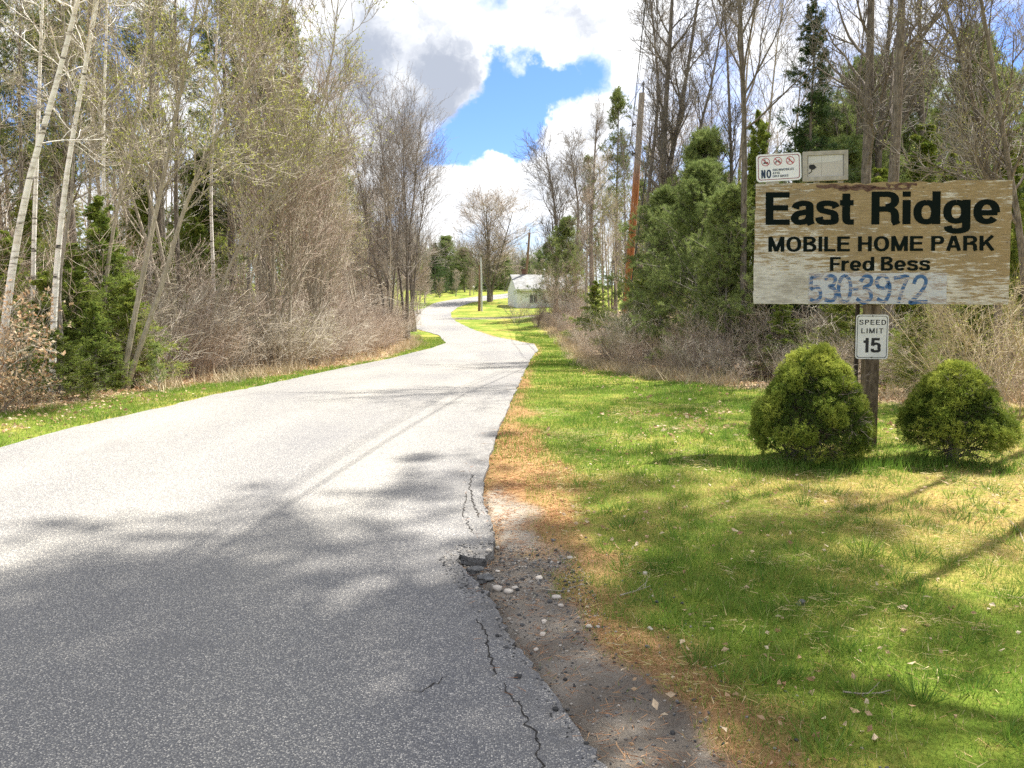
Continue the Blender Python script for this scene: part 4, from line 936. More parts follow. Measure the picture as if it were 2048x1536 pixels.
# ------------------------------------------------------------------ ground cover
rng = np.random.default_rng(55)
def scatter(n, xa, xb, ya, yb, pw=1.0):
    y = ya + (yb - ya) * rng.random(n) ** pw
    x = rng.uniform(xa, xb, n); k = np.abs(x) < y * .68 + .4
    return np.stack([x[k], y[k]], 1)
def grass():
    m = MB()
    for n, box, hs, wd in [(230000, (.1, 5.6, 2.3, 6.5), (.02, .055), .0032), (210000, (-.4, 8.0, 6.2, 13), (.025, .06), .0055), (90000, (-.2, 9.0, 12, 24), (.03, .07), .011), (60000, (.2, 4.5, 22, 50), (.04, .08), .022),
                            (110000, (-9.5, -4.0, 7.5, 15), (.03, .08), .006), (90000, (-6.5, -3.2, 14, 46), (.04, .10), .016)]:
        X = scatter(n, *box, 1.0)
        md, ms, mn, ml, dr = masks(X)
        left_ = X[:, 0] < -2
        p = (1 - md * .985) * (1 - ms * .9) * (1 - mn * .72) * (1 - ml * .93) * (dr > .015)
        patch = vnoise(X[:, 0], X[:, 1], 1.1) * .6 + vnoise(X[:, 0] + 3, X[:, 1] + 8, 3.4) * .4
        patch, dry = dryness(X)
        p *= .45 + .55 * smooth(patch, -.8, .3); p *= (1 - .6 * dry)
        k = rng.random(len(X)) < p; X = X[k]; patch = patch[k]; dry = dry[k]
        z = H(X[:, 0], X[:, 1]) - .004
        n_ = len(X); hg = rng.uniform(hs[0], hs[1], n_) * (.75 + .5 * smooth(patch, -.5, .8)); 
        tall_ = rng.random(n_) < .04; hg[tall_] *= 1.7
        D = np.stack([rng.normal(0, .42, n_), rng.normal(0, .42, n_), np.ones(n_)], 1)
        tint = np.clip(.38 + rng.normal(0, .16, n_) - .10 * patch + .40 * dry + (rng.random(n_) < .10) * .40, 0, 1)
        m.needles(np.column_stack([X, z]), D, hg, wd, rng, 0, tint)
    # matted dead blades lying flat
    X = scatter(70000, .3, 7.5, 2.3, 11); md, ms, mn, ml, dr = masks(X); v_ = vnoise(X[:, 0] + 2, X[:, 1] + 5, 1.9) * .6 + vnoise(X[:, 0], X[:, 1] + 1, 5.5) * .5
    k = (rng.random(len(X)) < smooth(v_, -.1, .7) * (1 - md)) & (dr > .1); X = X[k]; n_ = len(X)
    m.needles(np.column_stack([X, H(X[:, 0], X[:, 1]) + rng.uniform(.012, .03, n_)]), np.stack([rng.normal(size=n_), rng.normal(size=n_), rng.normal(0, .12, n_)], 1), rng.uniform(.03, .09, n_), .0045, rng, 0, rng.uniform(.72, 1, n_))
    # loose tufts over the lawn
    C = scatter(900, .5, 8, 2.5, 11); C = C[(sdist(C, RUT) > .25) & (sdist(C, BRUSH_R) > 0)]; q = 34; n_ = len(C) * q
    X = np.repeat(C, q, 0) + rng.normal(0, .035, (n_, 2)); Dl = unit(np.column_stack([X - np.repeat(C, q, 0), np.full(n_, .06)])) + rng.normal(0, .15, (n_, 3))
    m.needles(np.column_stack([X, H(X[:, 0], X[:, 1])]), Dl, rng.uniform(.04, .13, n_), .005, rng, 0, np.clip(np.repeat(rng.uniform(0, .5, len(C)), q) + rng.normal(0, .1, n_), 0, 1))
    # clumps round the sign and dwarf bushes
    for cx, cy, rr_, n_ in [(2.3, 6.75, .25, 500), (2.75, 6.65, .3, 700), (3.3, 6.8, .35, 900), (3.6, 7.1, .3, 300), (4.2, 6.8, .3, 300), (3.5, 7.7, .25, 250)]:
        X = np.stack([rng.normal(cx, rr_, n_), rng.normal(cy, .10, n_)], 1); z = H(X[:, 0], X[:, 1])
        D = np.stack([rng.normal(0, .35, n_), rng.normal(0, .35, n_), np.ones(n_)], 1)
        m.needles(np.column_stack([X, z]), D, rng.uniform(.05, .16, n_), .006, rng, 0, rng.uniform(.0, .45, n_))
    o = m.build('grass', [M['grass']]); tag(o, 'patchy green and yellow grass of the roadside lawn and verges', 'grass', None, 'stuff')
grass()
def litter():
    m = MB()
    X = np.concatenate([scatter(30000, -13, -4.2, 7.5, 19), scatter(16000, -8, -3.6, 19, 46), scatter(26000, 1.5, 12, 8.5, 22), scatter(7000, .3, 7, 2.4, 10)])
    md, ms, mn, ml, dr = masks(X)
    k = (rng.random(len(X)) < np.clip(ml + .05 + .25 * (X[:, 0] < -4) * (X[:, 1] < 12) * (dr > .35), 0, 1)) & (dr > .02); lw = (X[:, 0] > 0) & (X[:, 1] < 10) & (ml < .4); k[lw] = (dr[lw] > .15) & (rng.random(lw.sum()) < .22 + .4 * vnoise(X[lw, 0], X[lw, 1], 1.5)); X = X[k]
    n = len(X); z = H(X[:, 0], X[:, 1]) + rng.uniform(.004, .035, n)
    D = np.stack([rng.normal(size=n), rng.normal(size=n), rng.normal(0, .28, n)], 1)
    s = np.where((X[:, 0] > 0) & (X[:, 1] < 8), .032, .055) * rng.uniform(.6, 1.4, n)
    m.leaves(np.column_stack([X, z]), D, s, s * .6, rng, 0, rng.random(n))
    o = m.build('fallen_leaves', [M['dead']]); tag(o, 'dry beige fallen leaves on lawn edges and woodland floor', 'leaves', None, 'stuff')
    m = MB(); X = np.concatenate([scatter(90000, -.4, 3.2, 2.2, 9), scatter(14000, -.2, 1.2, 9, 18), scatter(5000, 1, 6, 2.4, 7)])
    md, ms, mn, ml, dr = masks(X); ruts = sdist(X, RUT)
    k = (rng.random(len(X)) < np.clip(mn * 1.0 * (1 - md * .8) * (.35 + .65 * smooth(vnoise(X[:, 0], X[:, 1], 3), -.5, .4)) + .03 + .12 * md, 0, 1)) & (dr > 0) | ((dr < 0) & (dr > -.2) & (rng.random(len(X)) < .01)); X = X[k]; n = len(X)
    inside_ = sdist(X, ROADS) < 0
    z = H(X[:, 0], X[:, 1]) + .004 + inside_ * .05 + rng.uniform(0, .006, n)
    D = np.stack([rng.normal(size=n), rng.normal(size=n), rng.normal(0, .08, n)], 1)
    m.needles(np.column_stack([X, z]), D, rng.uniform(.04, .085, n), np.where(X[:, 1] < 5, .0022, .004), rng, 0, rng.random(n))
    o = m.build('pine_needles', [M['needle_litter']]); tag(o, 'rust brown fallen pine needles strewn along the broken road edge', 'needles', None, 'stuff')
litter()
def dry_edge():
    m = MB(); i = 0
    segs = []
    for poly, sgn, n in ((E_, -1, 1500), (np.array([(-5.9, 12.5), (-5.55, 17), (-5.1, 23), (-4.85, 30), (-5.0, 40), (-6.0, 47)]), 1, 800)):
        s_ = np.concatenate([[0], np.cumsum(np.hypot(*np.diff(poly, axis=0).T))]); t = rng.random(n) * s_[-1]
        x = np.interp(t, s_, poly[:, 0]) + rng.normal(sgn * .15, .28, n); y = np.interp(t, s_, poly[:, 1]) + rng.normal(0, .2, n)
        segs.append(np.stack([x, y], 1))
    X = np.concatenate(segs); X = X[(sdist(X, ROADS) > .5) & (vnoise(X[:, 0], X[:, 1], 1.2) > -.25)]; n = len(X); k = 12
    P = np.repeat(np.column_stack([X, H(X[:, 0], X[:, 1])]), k, 0) + rng.normal(0, .05, (n * k, 3)) * [1, 1, 0]
    D = np.stack([rng.normal(0, .6, n * k), rng.normal(0, .6, n * k), np.ones(n * k)], 1)
    m.needles(P, D, rng.uniform(.12, .42, n * k), .011, rng, 0, rng.random(n * k))
    o = m.build('dry_grass', [M['twig_straw']]); tag(o, 'straw coloured dead grass along the foot of the roadside brush', 'dry grass', None, 'stuff')
dry_edge()

# ------------------------------------------------------------------ lettering (own stroke alphabet, after a bold grotesque)
def cr_curve(pts, n=7, closed=False):
    P = np.array(pts, float); out = []
    m = len(P); rng_ = range(m) if closed else range(m - 1)
    for i in rng_:
        if closed: p0, p1, p2, p3 = P[i - 1], P[i], P[(i + 1) % m], P[(i + 2) % m]
        else: p0, p1, p2, p3 = P[max(i - 1, 0)], P[i], P[i + 1], P[min(i + 2, m - 1)]
        for t in np.arange(n) / n:
            out.append(.5 * ((2 * p1) + (-p0 + p2) * t + (2 * p0 - 5 * p1 + 4 * p2 - p3) * t * t + (-p0 + 3 * p1 - 3 * p2 + p3) * t ** 3))
    out.append(P[0] if closed else P[-1]); return [tuple(p) for p in out]
def ell(cx, cy, rx, ry, a0, a1, n=26, k=2.25):
    A = np.radians(np.linspace(a0, a1, n)); c, s = np.cos(A), np.sin(A)
    return [(cx + rx * np.sign(a) * abs(a) ** (2 / k), cy + ry * np.sign(b) * abs(b) ** (2 / k)) for a, b in zip(c, s)]
def glyph(ch, w, h):
    s, q, X = w / 2, h / 2, .74
    S = lambda *p: list(p)
    if ch == 'E': return .66, [S((s, 0), (s, 1)), S((s, 1 - q), (.66, 1 - q)), S((s, .52), (.62, .52)), S((s, q), (.67, q))]
    if ch == 'F': return .60, [S((s, 0), (s, 1)), S((s, 1 - q), (.62, 1 - q)), S((s, .50), (.56, .50))]
    if ch == 'L': return .58, [S((s, 0), (s, 1)), S((s, q), (.60, q))]
    if ch == 'I': return w, [S((s, 0), (s, 1))]
    if ch == 'H': return .72, [S((s, 0), (s, 1)), S((.72 - s, 0), (.72 - s, 1)), S((s, .52), (.72 - s, .52))]
    if ch == 'T': return .66, [S((.33, 0), (.33, 1)), S((0, 1 - q), (.66, 1 - q))]
    if ch == 'M': return .86, [S((s, 0), (s, 1)), S((.86 - s, 0), (.86 - s, 1)), S((s * 1.1, 1), (.43, .0 + s * .3)), S((.86 - s * 1.1, 1), (.43, s * .3))]
    if ch == 'N': return .72, [S((s, 0), (s, 1)), S((.72 - s, 0), (.72 - s, 1)), S((s * 1.05, 1), (.72 - s * 1.05, 0))]
    if ch == 'K': return .72, [S((s, 0), (s, 1)), S((s * 1.2, .33), (.66, 1)), S((.32, .62), (.70 - s * .2, 0))]
    if ch == 'V': return .70, [S((s * .9, 1), (.35, .02)), S((.70 - s * .9, 1), (.35, .02))]
    if ch == 'W': return 1.0, [S((s * .9, 1), (.27, .02)), S((.5, .95), (.27, .02)), S((.5, .95), (.73, .02)), S((1 - s * .9, 1), (.73, .02))]
    if ch == 'A': return .76, [S((s * .9, 0), (.355, 1)), S((.76 - s * .9, 0), (.405, 1)), S((.2, .29), (.56, .29))]
    if ch == 'O': return .80, [ell(.40, .5, .40 - s, .5 - q + .01, 90, 450, 40)]
    if ch == 'D': return .74, [S((s, 0), (s, 1)), S((s, 1 - q), (.32, 1 - q)) + ell(.36, .5, .38 - s, .5 - q, 90, -90) + S((.32, q), (s, q))]
    if ch == 'P': return .66, [S((s, 0), (s, 1)), S((s, 1 - q), (.36, 1 - q)) + ell(.38, .72, .28 - s, .28 - q, 85, -85) + S((.36, .44 + q), (s, .44 + q))]
    if ch == 'B': return .70, [S((s, 0), (s, 1)), S((s, 1 - q), (.36, 1 - q)) + ell(.38, .76, .28 - s, .24 - q, 85, -85) + S((.36, .52 + q * .2), (s, .52 + q * .2)), S((s, .52), (.38, .52)) + ell(.39, .27, .31 - s, .27 - q * .9, 80, -85) + S((.38, q), (s, q))]
    if ch == 'R': return .72, [S((s, 0), (s, 1)), S((s, 1 - q), (.38, 1 - q)) + ell(.40, .735, .30 - s, .265 - q, 85, -85) + S((.38, .47), (s, .47)), cr_curve([(.42, .47), (.55, .42), (.60, .30), (.605, .12), (.65, 0)])]
    if ch == 'S': return .68, [cr_curve([(.62 - s * .3, .70), (.55, .86 - q * .2), (.34, 1 - q), (.15, .90 - q * .3), (s, .74), (.16, .60), (.34, .53), (.53, .45), (.68 - s, .28), (.56, .12), (.34, q), (.12, .12), (s * .8, .30)])]
    if ch == 'a': return .66, [cr_curve([(.125, .50), (.17, .60), (.33, X - q), (.50, .62), (.66 - s - .03, .50), (.66 - s - .03, .30), (.66 - s - .025, .12), (.66 - s + .02, 0)]), cr_curve([(.54, .42), (.36, .375), (.19, .33), (s, .20), (.18, q + .01), (.30, q - .005), (.45, .13), (.54, .26)])]
    if ch == 's': return .62, [cr_curve([(.56 - s * .1, .52), (.49, .62), (.31, X - q), (.15, .63), (s + .01, .535), (.17, .44), (.32, .395), (.48, .34), (.62 - s, .215), (.50, .10), (.31, q - .01), (.13, .10), (s * .8, .23)])]
    if ch == 't': return .38, [cr_curve([(.17, .95), (.17, .55), (.17, .22), (.21, .09), (.38, q - .01)]), S((0, X - q * .9), (.37, X - q * .9))]
    if ch == 'i': return w, [S((s, 0), (s, X)), S((s, .84), (s, 1))]
    if ch == 'r': return .42, [S((s, 0), (s, X)), cr_curve([(s, .45), (.2, .60), (.30, X - q - .02), (.43, X - q + .01)])]
    if ch == 'd': return .68, [S((.68 - s, 0), (.68 - s, 1)), ell(.325, .365, .325 - s, .375 - q, 90, 450, 36)]
    if ch == 'g': return .68, [S((.68 - s, X), (.68 - s, .05)) + cr_curve([(.68 - s, -.04), (.55, -.16), (.34, -.24 + q * .3), (.16, -.17), (.12, -.06)]), ell(.325, .375, .325 - s, .365 - q, 90, 450, 36)]
    if ch == 'e': return .66, [S((s, .34), (.66 - s * .6, .34)), ell(.33, .37, .33 - s, .38 - q, -3, 322, 34)]
    if ch == '1': return .40, [S((.40 - s, 0), (.40 - s, 1)), S((.40 - s, .78), (.06, .72))]
    if ch == '5': return .64, [S((.58, 1 - q), (.12, 1 - q)), S((.15, 1), (.11, .46)), cr_curve([(.11, .50), (.22, .58), (.36, .61), (.54, .52), (.64 - s, .33), (.54, .13), (.33, q), (.13, .11), (s, .26)])]
    return .3, []
def ribbon2(P, w, h):
    P = np.array(P, float); D = np.gradient(P, axis=0) if len(P) > 2 else np.repeat((P[1] - P[0])[None], 2, 0)
    D /= np.linalg.norm(D, axis=1, keepdims=True) + 1e-9; N_ = np.stack([-D[:, 1], D[:, 0]], 1)
    hw = np.sqrt((N_[:, 0] * w / 2) ** 2 + (N_[:, 1] * h / 2) ** 2)[:, None]
    return P + N_ * hw, P - N_ * hw
def lay_text(mb, text, place, w=.19, h=.16, gap=.09, space=.30, wx=1.0, mat_=0, depth=0.0):
    """place(u, v) -> 3-D point for u 0..1 across the line and v in cap heights"""
    x = 0; items = []
    for ch in text:
        if ch == ' ': x += space; continue
        wd, st = glyph(ch, w, h)
        for q_ in st: items.append([(a * wx + x, b) for a, b in q_])
        x += wd * wx + gap
    W = x - gap; k = 0
    for st in items:
        A, B = ribbon2(st, w * wx, h); n = len(A); k += 1
        V = [place(a[0] / W, a[1], depth + (k % 5) * .00012) for a in A] + [place(b[0] / W, b[1], depth + (k % 5) * .00012) for b in B]
        mb.add(V, [(i, n + i, n + i + 1, i + 1) for i in range(n - 1)], mat_)
def poly_face(mb, pts3, mat_=0):
    tri = tessellate_polygon([[Vector(p) for p in pts3]])
    mb.add(pts3, [t for t in tri], mat_)

# ------------------------------------------------------------------ the big sign
def board_col(t):
    p = obj_co(t); st = scaled(t, p, (1.3, 1.0, 9.0))
    n1 = t.noise(4.2, 12, .76, st, .2).outputs[0]; n2 = t.noise(1.1, 3, .5, p).outputs[0]; fine = t.noise(34, 6, .7, scaled(t, p, (.35, 1, 3))).outputs[0]
    tan_ = t.ramp(fine, [(.3, (.22, .165, .085)), (.55, (.31, .235, .13)), (.75, (.39, .31, .19))])
    sx = t.n('ShaderNodeSeparateXYZ', {0: p}); 
    low = t.range(sx.outputs[2], 1.38, 1.95, .17, 0.0); leftb = t.range(sx.outputs[0], -1.15, -.2, .10, -.02)
    pe = t.math('ADD', t.math('ADD', n1, low), t.math('ADD', leftb, t.math('MULTIPLY', t.math('SUBTRACT', n2, .5), .35)))
    white = t.ramp(fine, [(.3, (.36, .34, .29)), (.6, (.62, .60, .54))])
    c = t.mix(t.range(pe, .55, .62), tan_, white)
    c = t.mix(t.range(t.noise(1.7, 5, .65, scaled(t, p, (1, 1, 1.6))).outputs[0], .50, .66, 0, .45), c, (.17, .14, .10))
    grain = t.noise(5, 8, .75, scaled(t, p, (.6, 1, 14))).outputs[0]
    return t.mix(t.range(grain, .60, .68, 0, .75), c, (.15, .12, .09))
M['board'] = mat('weathered_painted_plywood', board_col, .85, .2, bump=lambda t: (t.noise(5, 8, .75, scaled(t, obj_co(t), (.6, 1, 14))).outputs[0], .5, .006))
def letter_col(t):
    p = obj_co(t); n = t.noise(6, 8, .75, scaled(t, p, (.8, 1, 7))).outputs[0]
    return t.mix(t.range(n, .66, .72), (.005, .009, .008), (.14, .11, .08))
M['letter'] = mat('black_green_sign_paint', letter_col, .95, .08)
def num_col(t):
    p = obj_co(t); n = t.noise(5, 7, .7, scaled(t, p, (.9, 1, 5))).outputs[0]
    return t.ramp(n, [(.3, (.40, .43, .47)), (.5, (.50, .52, .54)), (.57, (.30, .24, .20)), (.68, (.46, .47, .49))])
M['numpanel'] = mat('flaking_pale_panel', num_col, .8, .2)
def blue_col(t):
    p = obj_co(t); n = t.noise(9, 7, .75, scaled(t, p, (.8, 1, 4))).outputs[0]
    return t.ramp(n, [(.35, (.02, .07, .19)), (.50, (.05, .13, .28)), (.56, (.36, .31, .28)), (.63, (.42, .43, .45)), (.70, (.08, .16, .30))])
M['blue'] = mat('blue_painted_digit', blue_col, .6, .3)
M['wood_post'] = bark('weathered_post', (.06, .045, .03), (.16, .125, .085), (.25, .20, .15))
M['wood_dark'] = bark('dark_post', (.03, .022, .018), (.075, .06, .05))
M['grey_wood'] = plain('grey_wood', (.27, .255, .225), (.42, .40, .36), 14)
M['white_sign'] = plain('white_sign_face', (.66, .68, .70), (.76, .78, .80), 4, .45, spec=.5)
M['white_sign2'] = plain('dirty_white_sign_face', (.52, .53, .50), (.70, .71, .68), 5, .5, spec=.4)
M['maroon'] = plain('maroon_border', (.22, .07, .09), (.28, .10, .12), 6, .5)
M['red'] = plain('red_symbol', (.36, .045, .06), (.44, .07, .08), 6, .5)
M['navy'] = plain('navy_lettering', (.02, .035, .07), (.03, .05, .09), 6, .5)
M['black_paint'] = plain('black_lettering', (.012, .013, .014), (.03, .03, .03), 9, .5)
M['grey_board'] = plain('grey_beige_panel', (.40, .385, .36), (.48, .46, .43), 5, .8)
M['pale_strip'] = plain('pale_grey_strip', (.47, .47, .46), (.55, .55, .53), 5, .8)
M['bolt'] = plain('rusty_bolt', (.05, .045, .04), (.14, .10, .07), 30, .5)
M['peel'] = plain('peeled_maroon_wood', (.07, .03, .025), (.17, .12, .09), 25)

BW = 2.315; BH = 1.156
bc = at(1757, 607.5, 7.72); TILT = RAD(-4.5); bx, by = bc[0] - .02, bc[1] - .11; gz0 = Hs(bx, by); BZ = bc[2] - gz0
YAW = math.atan2(-.30, 2.295)
sign = empty('billboard', (bx, by, gz0), YAW, label='big weathered plywood sign reading East Ridge Mobile Home Park on one wooden post', cat='sign')
def bl(px, row, d=0.0):
    """a pixel of the photographed board -> the board's local front face"""
    f = (px - 1503 - (607.5 - row) * .0185) / 508.0
    bot = 607.2 + 1.0 * f; top = 371 - 9 * f
    return ((f - .5) * BW, -.012 - .002 - d, BZ + (bot - row) / (bot - top) * BH)
b = MB()
# board with a slightly chipped outline
rb = random.Random(8); outl = []
for a, c, n in (((-BW / 2, BZ), (BW / 2, BZ), 40), ((BW / 2, BZ), (BW / 2, BZ + BH), 26), ((BW / 2, BZ + BH), (-BW / 2, BZ + BH), 60), ((-BW / 2, BZ + BH), (-BW / 2, BZ), 26)):
    for i in range(n):
        t = i / n; j = .0025
        x_ = a[0] + (c[0] - a[0]) * t; z_ = a[1] + (c[1] - a[1]) * t + rb.gauss(0, j)
        if n == 60 and .25 < t < .68: z_ -= abs(rb.gauss(0, .008))
        outl.append((x_ + rb.gauss(0, j), z_))
tri = tessellate_polygon([[Vector((x_, 0, z_)) for x_, z_ in outl]]); n = len(outl)
fr = [(x_, -.012, z_) for x_, z_ in outl]; bk = [(x_, .012, z_) for x_, z_ in outl]
b.add(fr + bk, list(tri), 0); b.add(fr + bk, [(i + n, j + n, k + n) for i, j, k in tri], 0)
b.add(fr + bk, [(i, (i + 1) % n, n + (i + 1) % n, n + i) for i in range(n)], 0)
for px, row, rr_ in [(1690, 376, 60), (1745, 381, 70), (1800, 372, 30)]:   # delaminated strips under the top edge
    pts_ = [bl(px - rr_ + i * rr_ / 6, row + rb.gauss(0, 2.0) - 3, .0005) for i in range(13)] + [bl(px + rr_ - i * rr_ / 6, row + abs(rb.gauss(3, 2.5)), .0005) for i in range(13)]
    n = 13; b.add(pts_, [(i, i + 1, 2 * n - 2 - i, 2 * n - 1 - i) for i in range(n - 1)], 1)
for z_ in (.06, BH / 2, BH - .06):
    for i in range(7):
        x_ = -BW / 2 + .03 + i * (BW - .06) / 6
        b.tubes([(x_, -.0125, BZ + z_), (x_, -.0155, BZ + z_)], [.006, .005], 7, 2)
board = b.build('board', [M['board'], M['peel'], M['bolt']], sign)
def text_part(name, parent, lines, m, loc=None):
    t_ = MB()
    for f in lines: f(t_)
    o = t_.build(name, [m] if not isinstance(m, list) else m, parent)
    return o
def fit(text, p0, p1, rb0, rt0, **k):   # left/right px, baseline row, cap row
    def place(u, v, d): return bl(p0 + (p1 - p0) * u, rb0 + (rt0 - rb0) * v - 3.5 * (u - .5) * (p1 - p0) / 508, .001 + d)
    return lambda mb: lay_text(mb, text, place, **k)
text_part('lettering', board, [fit('East', 1527, 1706, 451, 387, w=.215, h=.165, gap=.035, wx=1.02), fit('Ridge', 1741, 1992, 449.5, 385, w=.205, h=.165, gap=.07, wx=1.0),
                               fit('MOBILE HOME PARK', 1533, 1981, 503, 473.5, w=.20, h=.165, gap=.105, space=.33), fit('Fred Bess', 1659, 1858, 541.5, 514, w=.20, h=.165, gap=.07, space=.32)], M['letter'])
pm = MB(); c4 = [bl(1616, 607, .0), bl(1890, 607, .0), bl(1891, 546, .0), bl(1616, 546, .0)]
x0 = c4[0][0]; x1 = c4[1][0]; z0 = c4[0][2]; z1 = c4[2][2]
pm.box((x0, -.0215, z0), (x1, -.0125, z1))
panel = pm.build('number_panel', [M['numpanel']], sign)
Z5 = lambda x, y: (1450 + x / 3.425, 280 + y / 3.425)
digs = [[(665, 930), (600, 938), (588, 945), (586, 1018), (615, 1005), (645, 1030), (648, 1075), (615, 1103), (578, 1088)], [(678, 955), (715, 930), (752, 950), (740, 990), (712, 1003), (748, 1025), (755, 1070), (725, 1103), (680, 1092)],
        [(822, 930), (850, 960), (858, 1020), (845, 1085), (815, 1105), (785, 1080), (775, 1015), (790, 950), (824, 929)], [(875, 1020), (912, 1020)],
        [(925, 970), (955, 935), (995, 942), (995, 985), (950, 1012), (992, 1040), (995, 1085), (950, 1113), (898, 1085)], [(1118, 985), (1100, 938), (1062, 932), (1035, 970), (1052, 1008), (1095, 1012), (1122, 985), (1122, 1050), (1090, 1105), (1040, 1085)],
        [(1152, 948), (1200, 938), (1245, 935), (1225, 990), (1202, 1050), (1185, 1115)], [(1288, 985), (1305, 945), (1345, 935), (1370, 965), (1350, 1020), (1305, 1075), (1262, 1112), (1320, 1108), (1382, 1106)]]
dm = MB()
for di, dg in enumerate(digs):
    P = np.array(cr_curve([Z5(*p) for p in dg])); A, B = ribbon2(P, 7.0, 7.0)
    n = len(P); V = [bl(a[0], a[1], .0085 + (di % 3) * .0001) for a in A] + [bl(a[0], a[1], .0085 + (di % 3) * .0001) for a in B]
    dm.add(V, [(i, n + i, n + i + 1, i + 1) for i in range(n - 1)])
dm.build('digits', [M['blue']], panel)
# post, hidden second post and battens at the back
lp = MB(); M_ = None
lp.box((-.098, .016, -.25), (.032, .14, BZ + BH * .9)); post = lp.build('post', [M['wood_post']], sign)
lp = MB(); lp.box((-.15, .16, -.25), (-.118, .20, BZ + BH * .5)); lp.build('rear_stake', [M['wood_dark']], sign)
for z_ in (.12, BH - .15):
    lp = MB(); lp.box((-BW / 2 + .1, .0145, BZ + z_), (-.12, .05, BZ + z_ + .085)); lp.box((.04, .0145, BZ + z_), (BW / 2 - .1, .05, BZ + z_ + .085)); lp.build('batten', [M['wood_post']], sign)
sign.rotation_euler = (TILT, 0, YAW)

# rounded plates
def rounded(w_, h_, r_, n=6, inset=0.0):
    o = []
    for cx, cy, a0 in ((w_ / 2 - r_, h_ / 2 - r_, 0), (-w_ / 2 + r_, h_ / 2 - r_, 90), (-w_ / 2 + r_, -h_ / 2 + r_, 180), (w_ / 2 - r_, -h_ / 2 + r_, 270)):
        for i in range(n + 1):
            a = RAD(a0 + 90 * i / n); o.append((cx + (r_ - inset) * math.cos(a), cy + (r_ - inset) * math.sin(a)))
    return o
def plate(mb, w_, h_, r_, th, m0=0, y0=0.0):
    o = rounded(w_, h_, r_); n = len(o); tri = tessellate_polygon([[Vector((a, b_, 0)) for a, b_ in o]])
    f = [(a, y0 - th, b_) for a, b_ in o]; k = [(a, y0, b_) for a, b_ in o]
    mb.add(f + k, list(tri), m0); mb.add(f + k, [tuple(i + n for i in t) for t in tri], m0); mb.add(f + k, [(i, (i + 1) % n, n + (i + 1) % n, n + i) for i in range(n)], m0)
def ring_border(mb, w_, h_, r_, ins, wd, y, m):
    a = rounded(w_ - 2 * ins, h_ - 2 * ins, r_ - ins * .5); c = rounded(w_ - 2 * ins, h_ - 2 * ins, r_ - ins * .5, inset=0)
    k = 1 - 2 * wd / (w_ - 2 * ins); k2 = 1 - 2 * wd / (h_ - 2 * ins); n = len(a)
    V = [(p[0], y, p[1]) for p in a] + [(p[0] * k, y, p[1] * k2) for p in a]
    mb.add(V, [(i, (i + 1) % n, n + (i + 1) % n, n + i) for i in range(n)], m)
def to_world(lx, ly, lz):
    v = Matrix.Rotation(YAW, 3, 'Z') @ Matrix.Rotation(TILT, 3, 'X') @ Vector((lx, ly, lz)); return (bx + v.x, by + v.y, gz0 + v.z)
# speed limit sign: px 1717-1779, rows 628-718
SW, SH = .298, .425
c0 = bl(1749, 672.5); 
z_mid = BZ - (672.5 - 607.5) / 241 * BH
sp = empty('speed_limit_sign', to_world(c0[0] - .012, .012, z_mid), YAW, label='white speed limit 15 sign fixed to the post under the big sign', cat='sign'); sp.rotation_euler = (TILT, 0, YAW)
m_ = MB(); plate(m_, SW, SH, .03, .004); pf = m_.build('plate', [M['white_sign2']], sp)
m_ = MB(); ring_border(m_, SW, SH, .03, .011, .0055, -.0046, 0); m_.build('border', [M['black_paint']], pf)
def fit2(text, x0_, x1_, zb, zt, **k):
    return lambda mb: lay_text(mb, text, lambda u, v, d: (x0_ + (x1_ - x0_) * u, -.0052 - d, zb + (zt - zb) * v), **k)
text_part('lettering', pf, [fit2('SPEED', -.120, .124, .116, .163, w=.17, h=.15, gap=.24), fit2('LIMIT', -.100, .100, .034, .082, w=.17, h=.15, gap=.26), fit2('15', -.085, .080, -.150, -.010, w=.21, h=.17, gap=.14)], M['black_paint'])
for z_ in (.200, -.198):
    m_ = MB(); m_.tubes([(0, -.004, z_), (0, -.010, z_)], [.008, .006], 8); m_.build('bolt', [M['bolt']], sp)
# no snowmobiles sign px 1506-1597, rows 310-368
NW, NH = .418, .262
cN = bl(1551.5, 339.5)
ns = empty('no_vehicles_sign', to_world(cN[0] + .008, -.012, cN[2] + .004), YAW, label='small white sign with three red prohibition circles reading no snowmobiles, ATVs, dirt bikes', cat='sign')
ns.rotation_euler = (TILT, -RAD(2.6), YAW)
m_ = MB(); plate(m_, NW, NH, .034, .004); pf = m_.build('plate', [M['white_sign']], ns)
m_ = MB(); ring_border(m_, NW, NH, .034, .015, .007, -.0046, 0); m_.build('border', [M['maroon']], pf)
text_part('lettering', pf, [fit2('NO', -.165, -.072, -.098, -.018, w=.26, h=.19, gap=.12, wx=.8), fit2('SNOWMOBILES', -.058, .140, -.034, -.013, w=.2, h=.17, gap=.13), fit2('ATVS', -.058, .008, -.064, -.043, w=.2, h=.17, gap=.12), fit2('DIRT BIKES', -.058, .088, -.094, -.073, w=.2, h=.17, gap=.12, space=.3)], M['navy'])
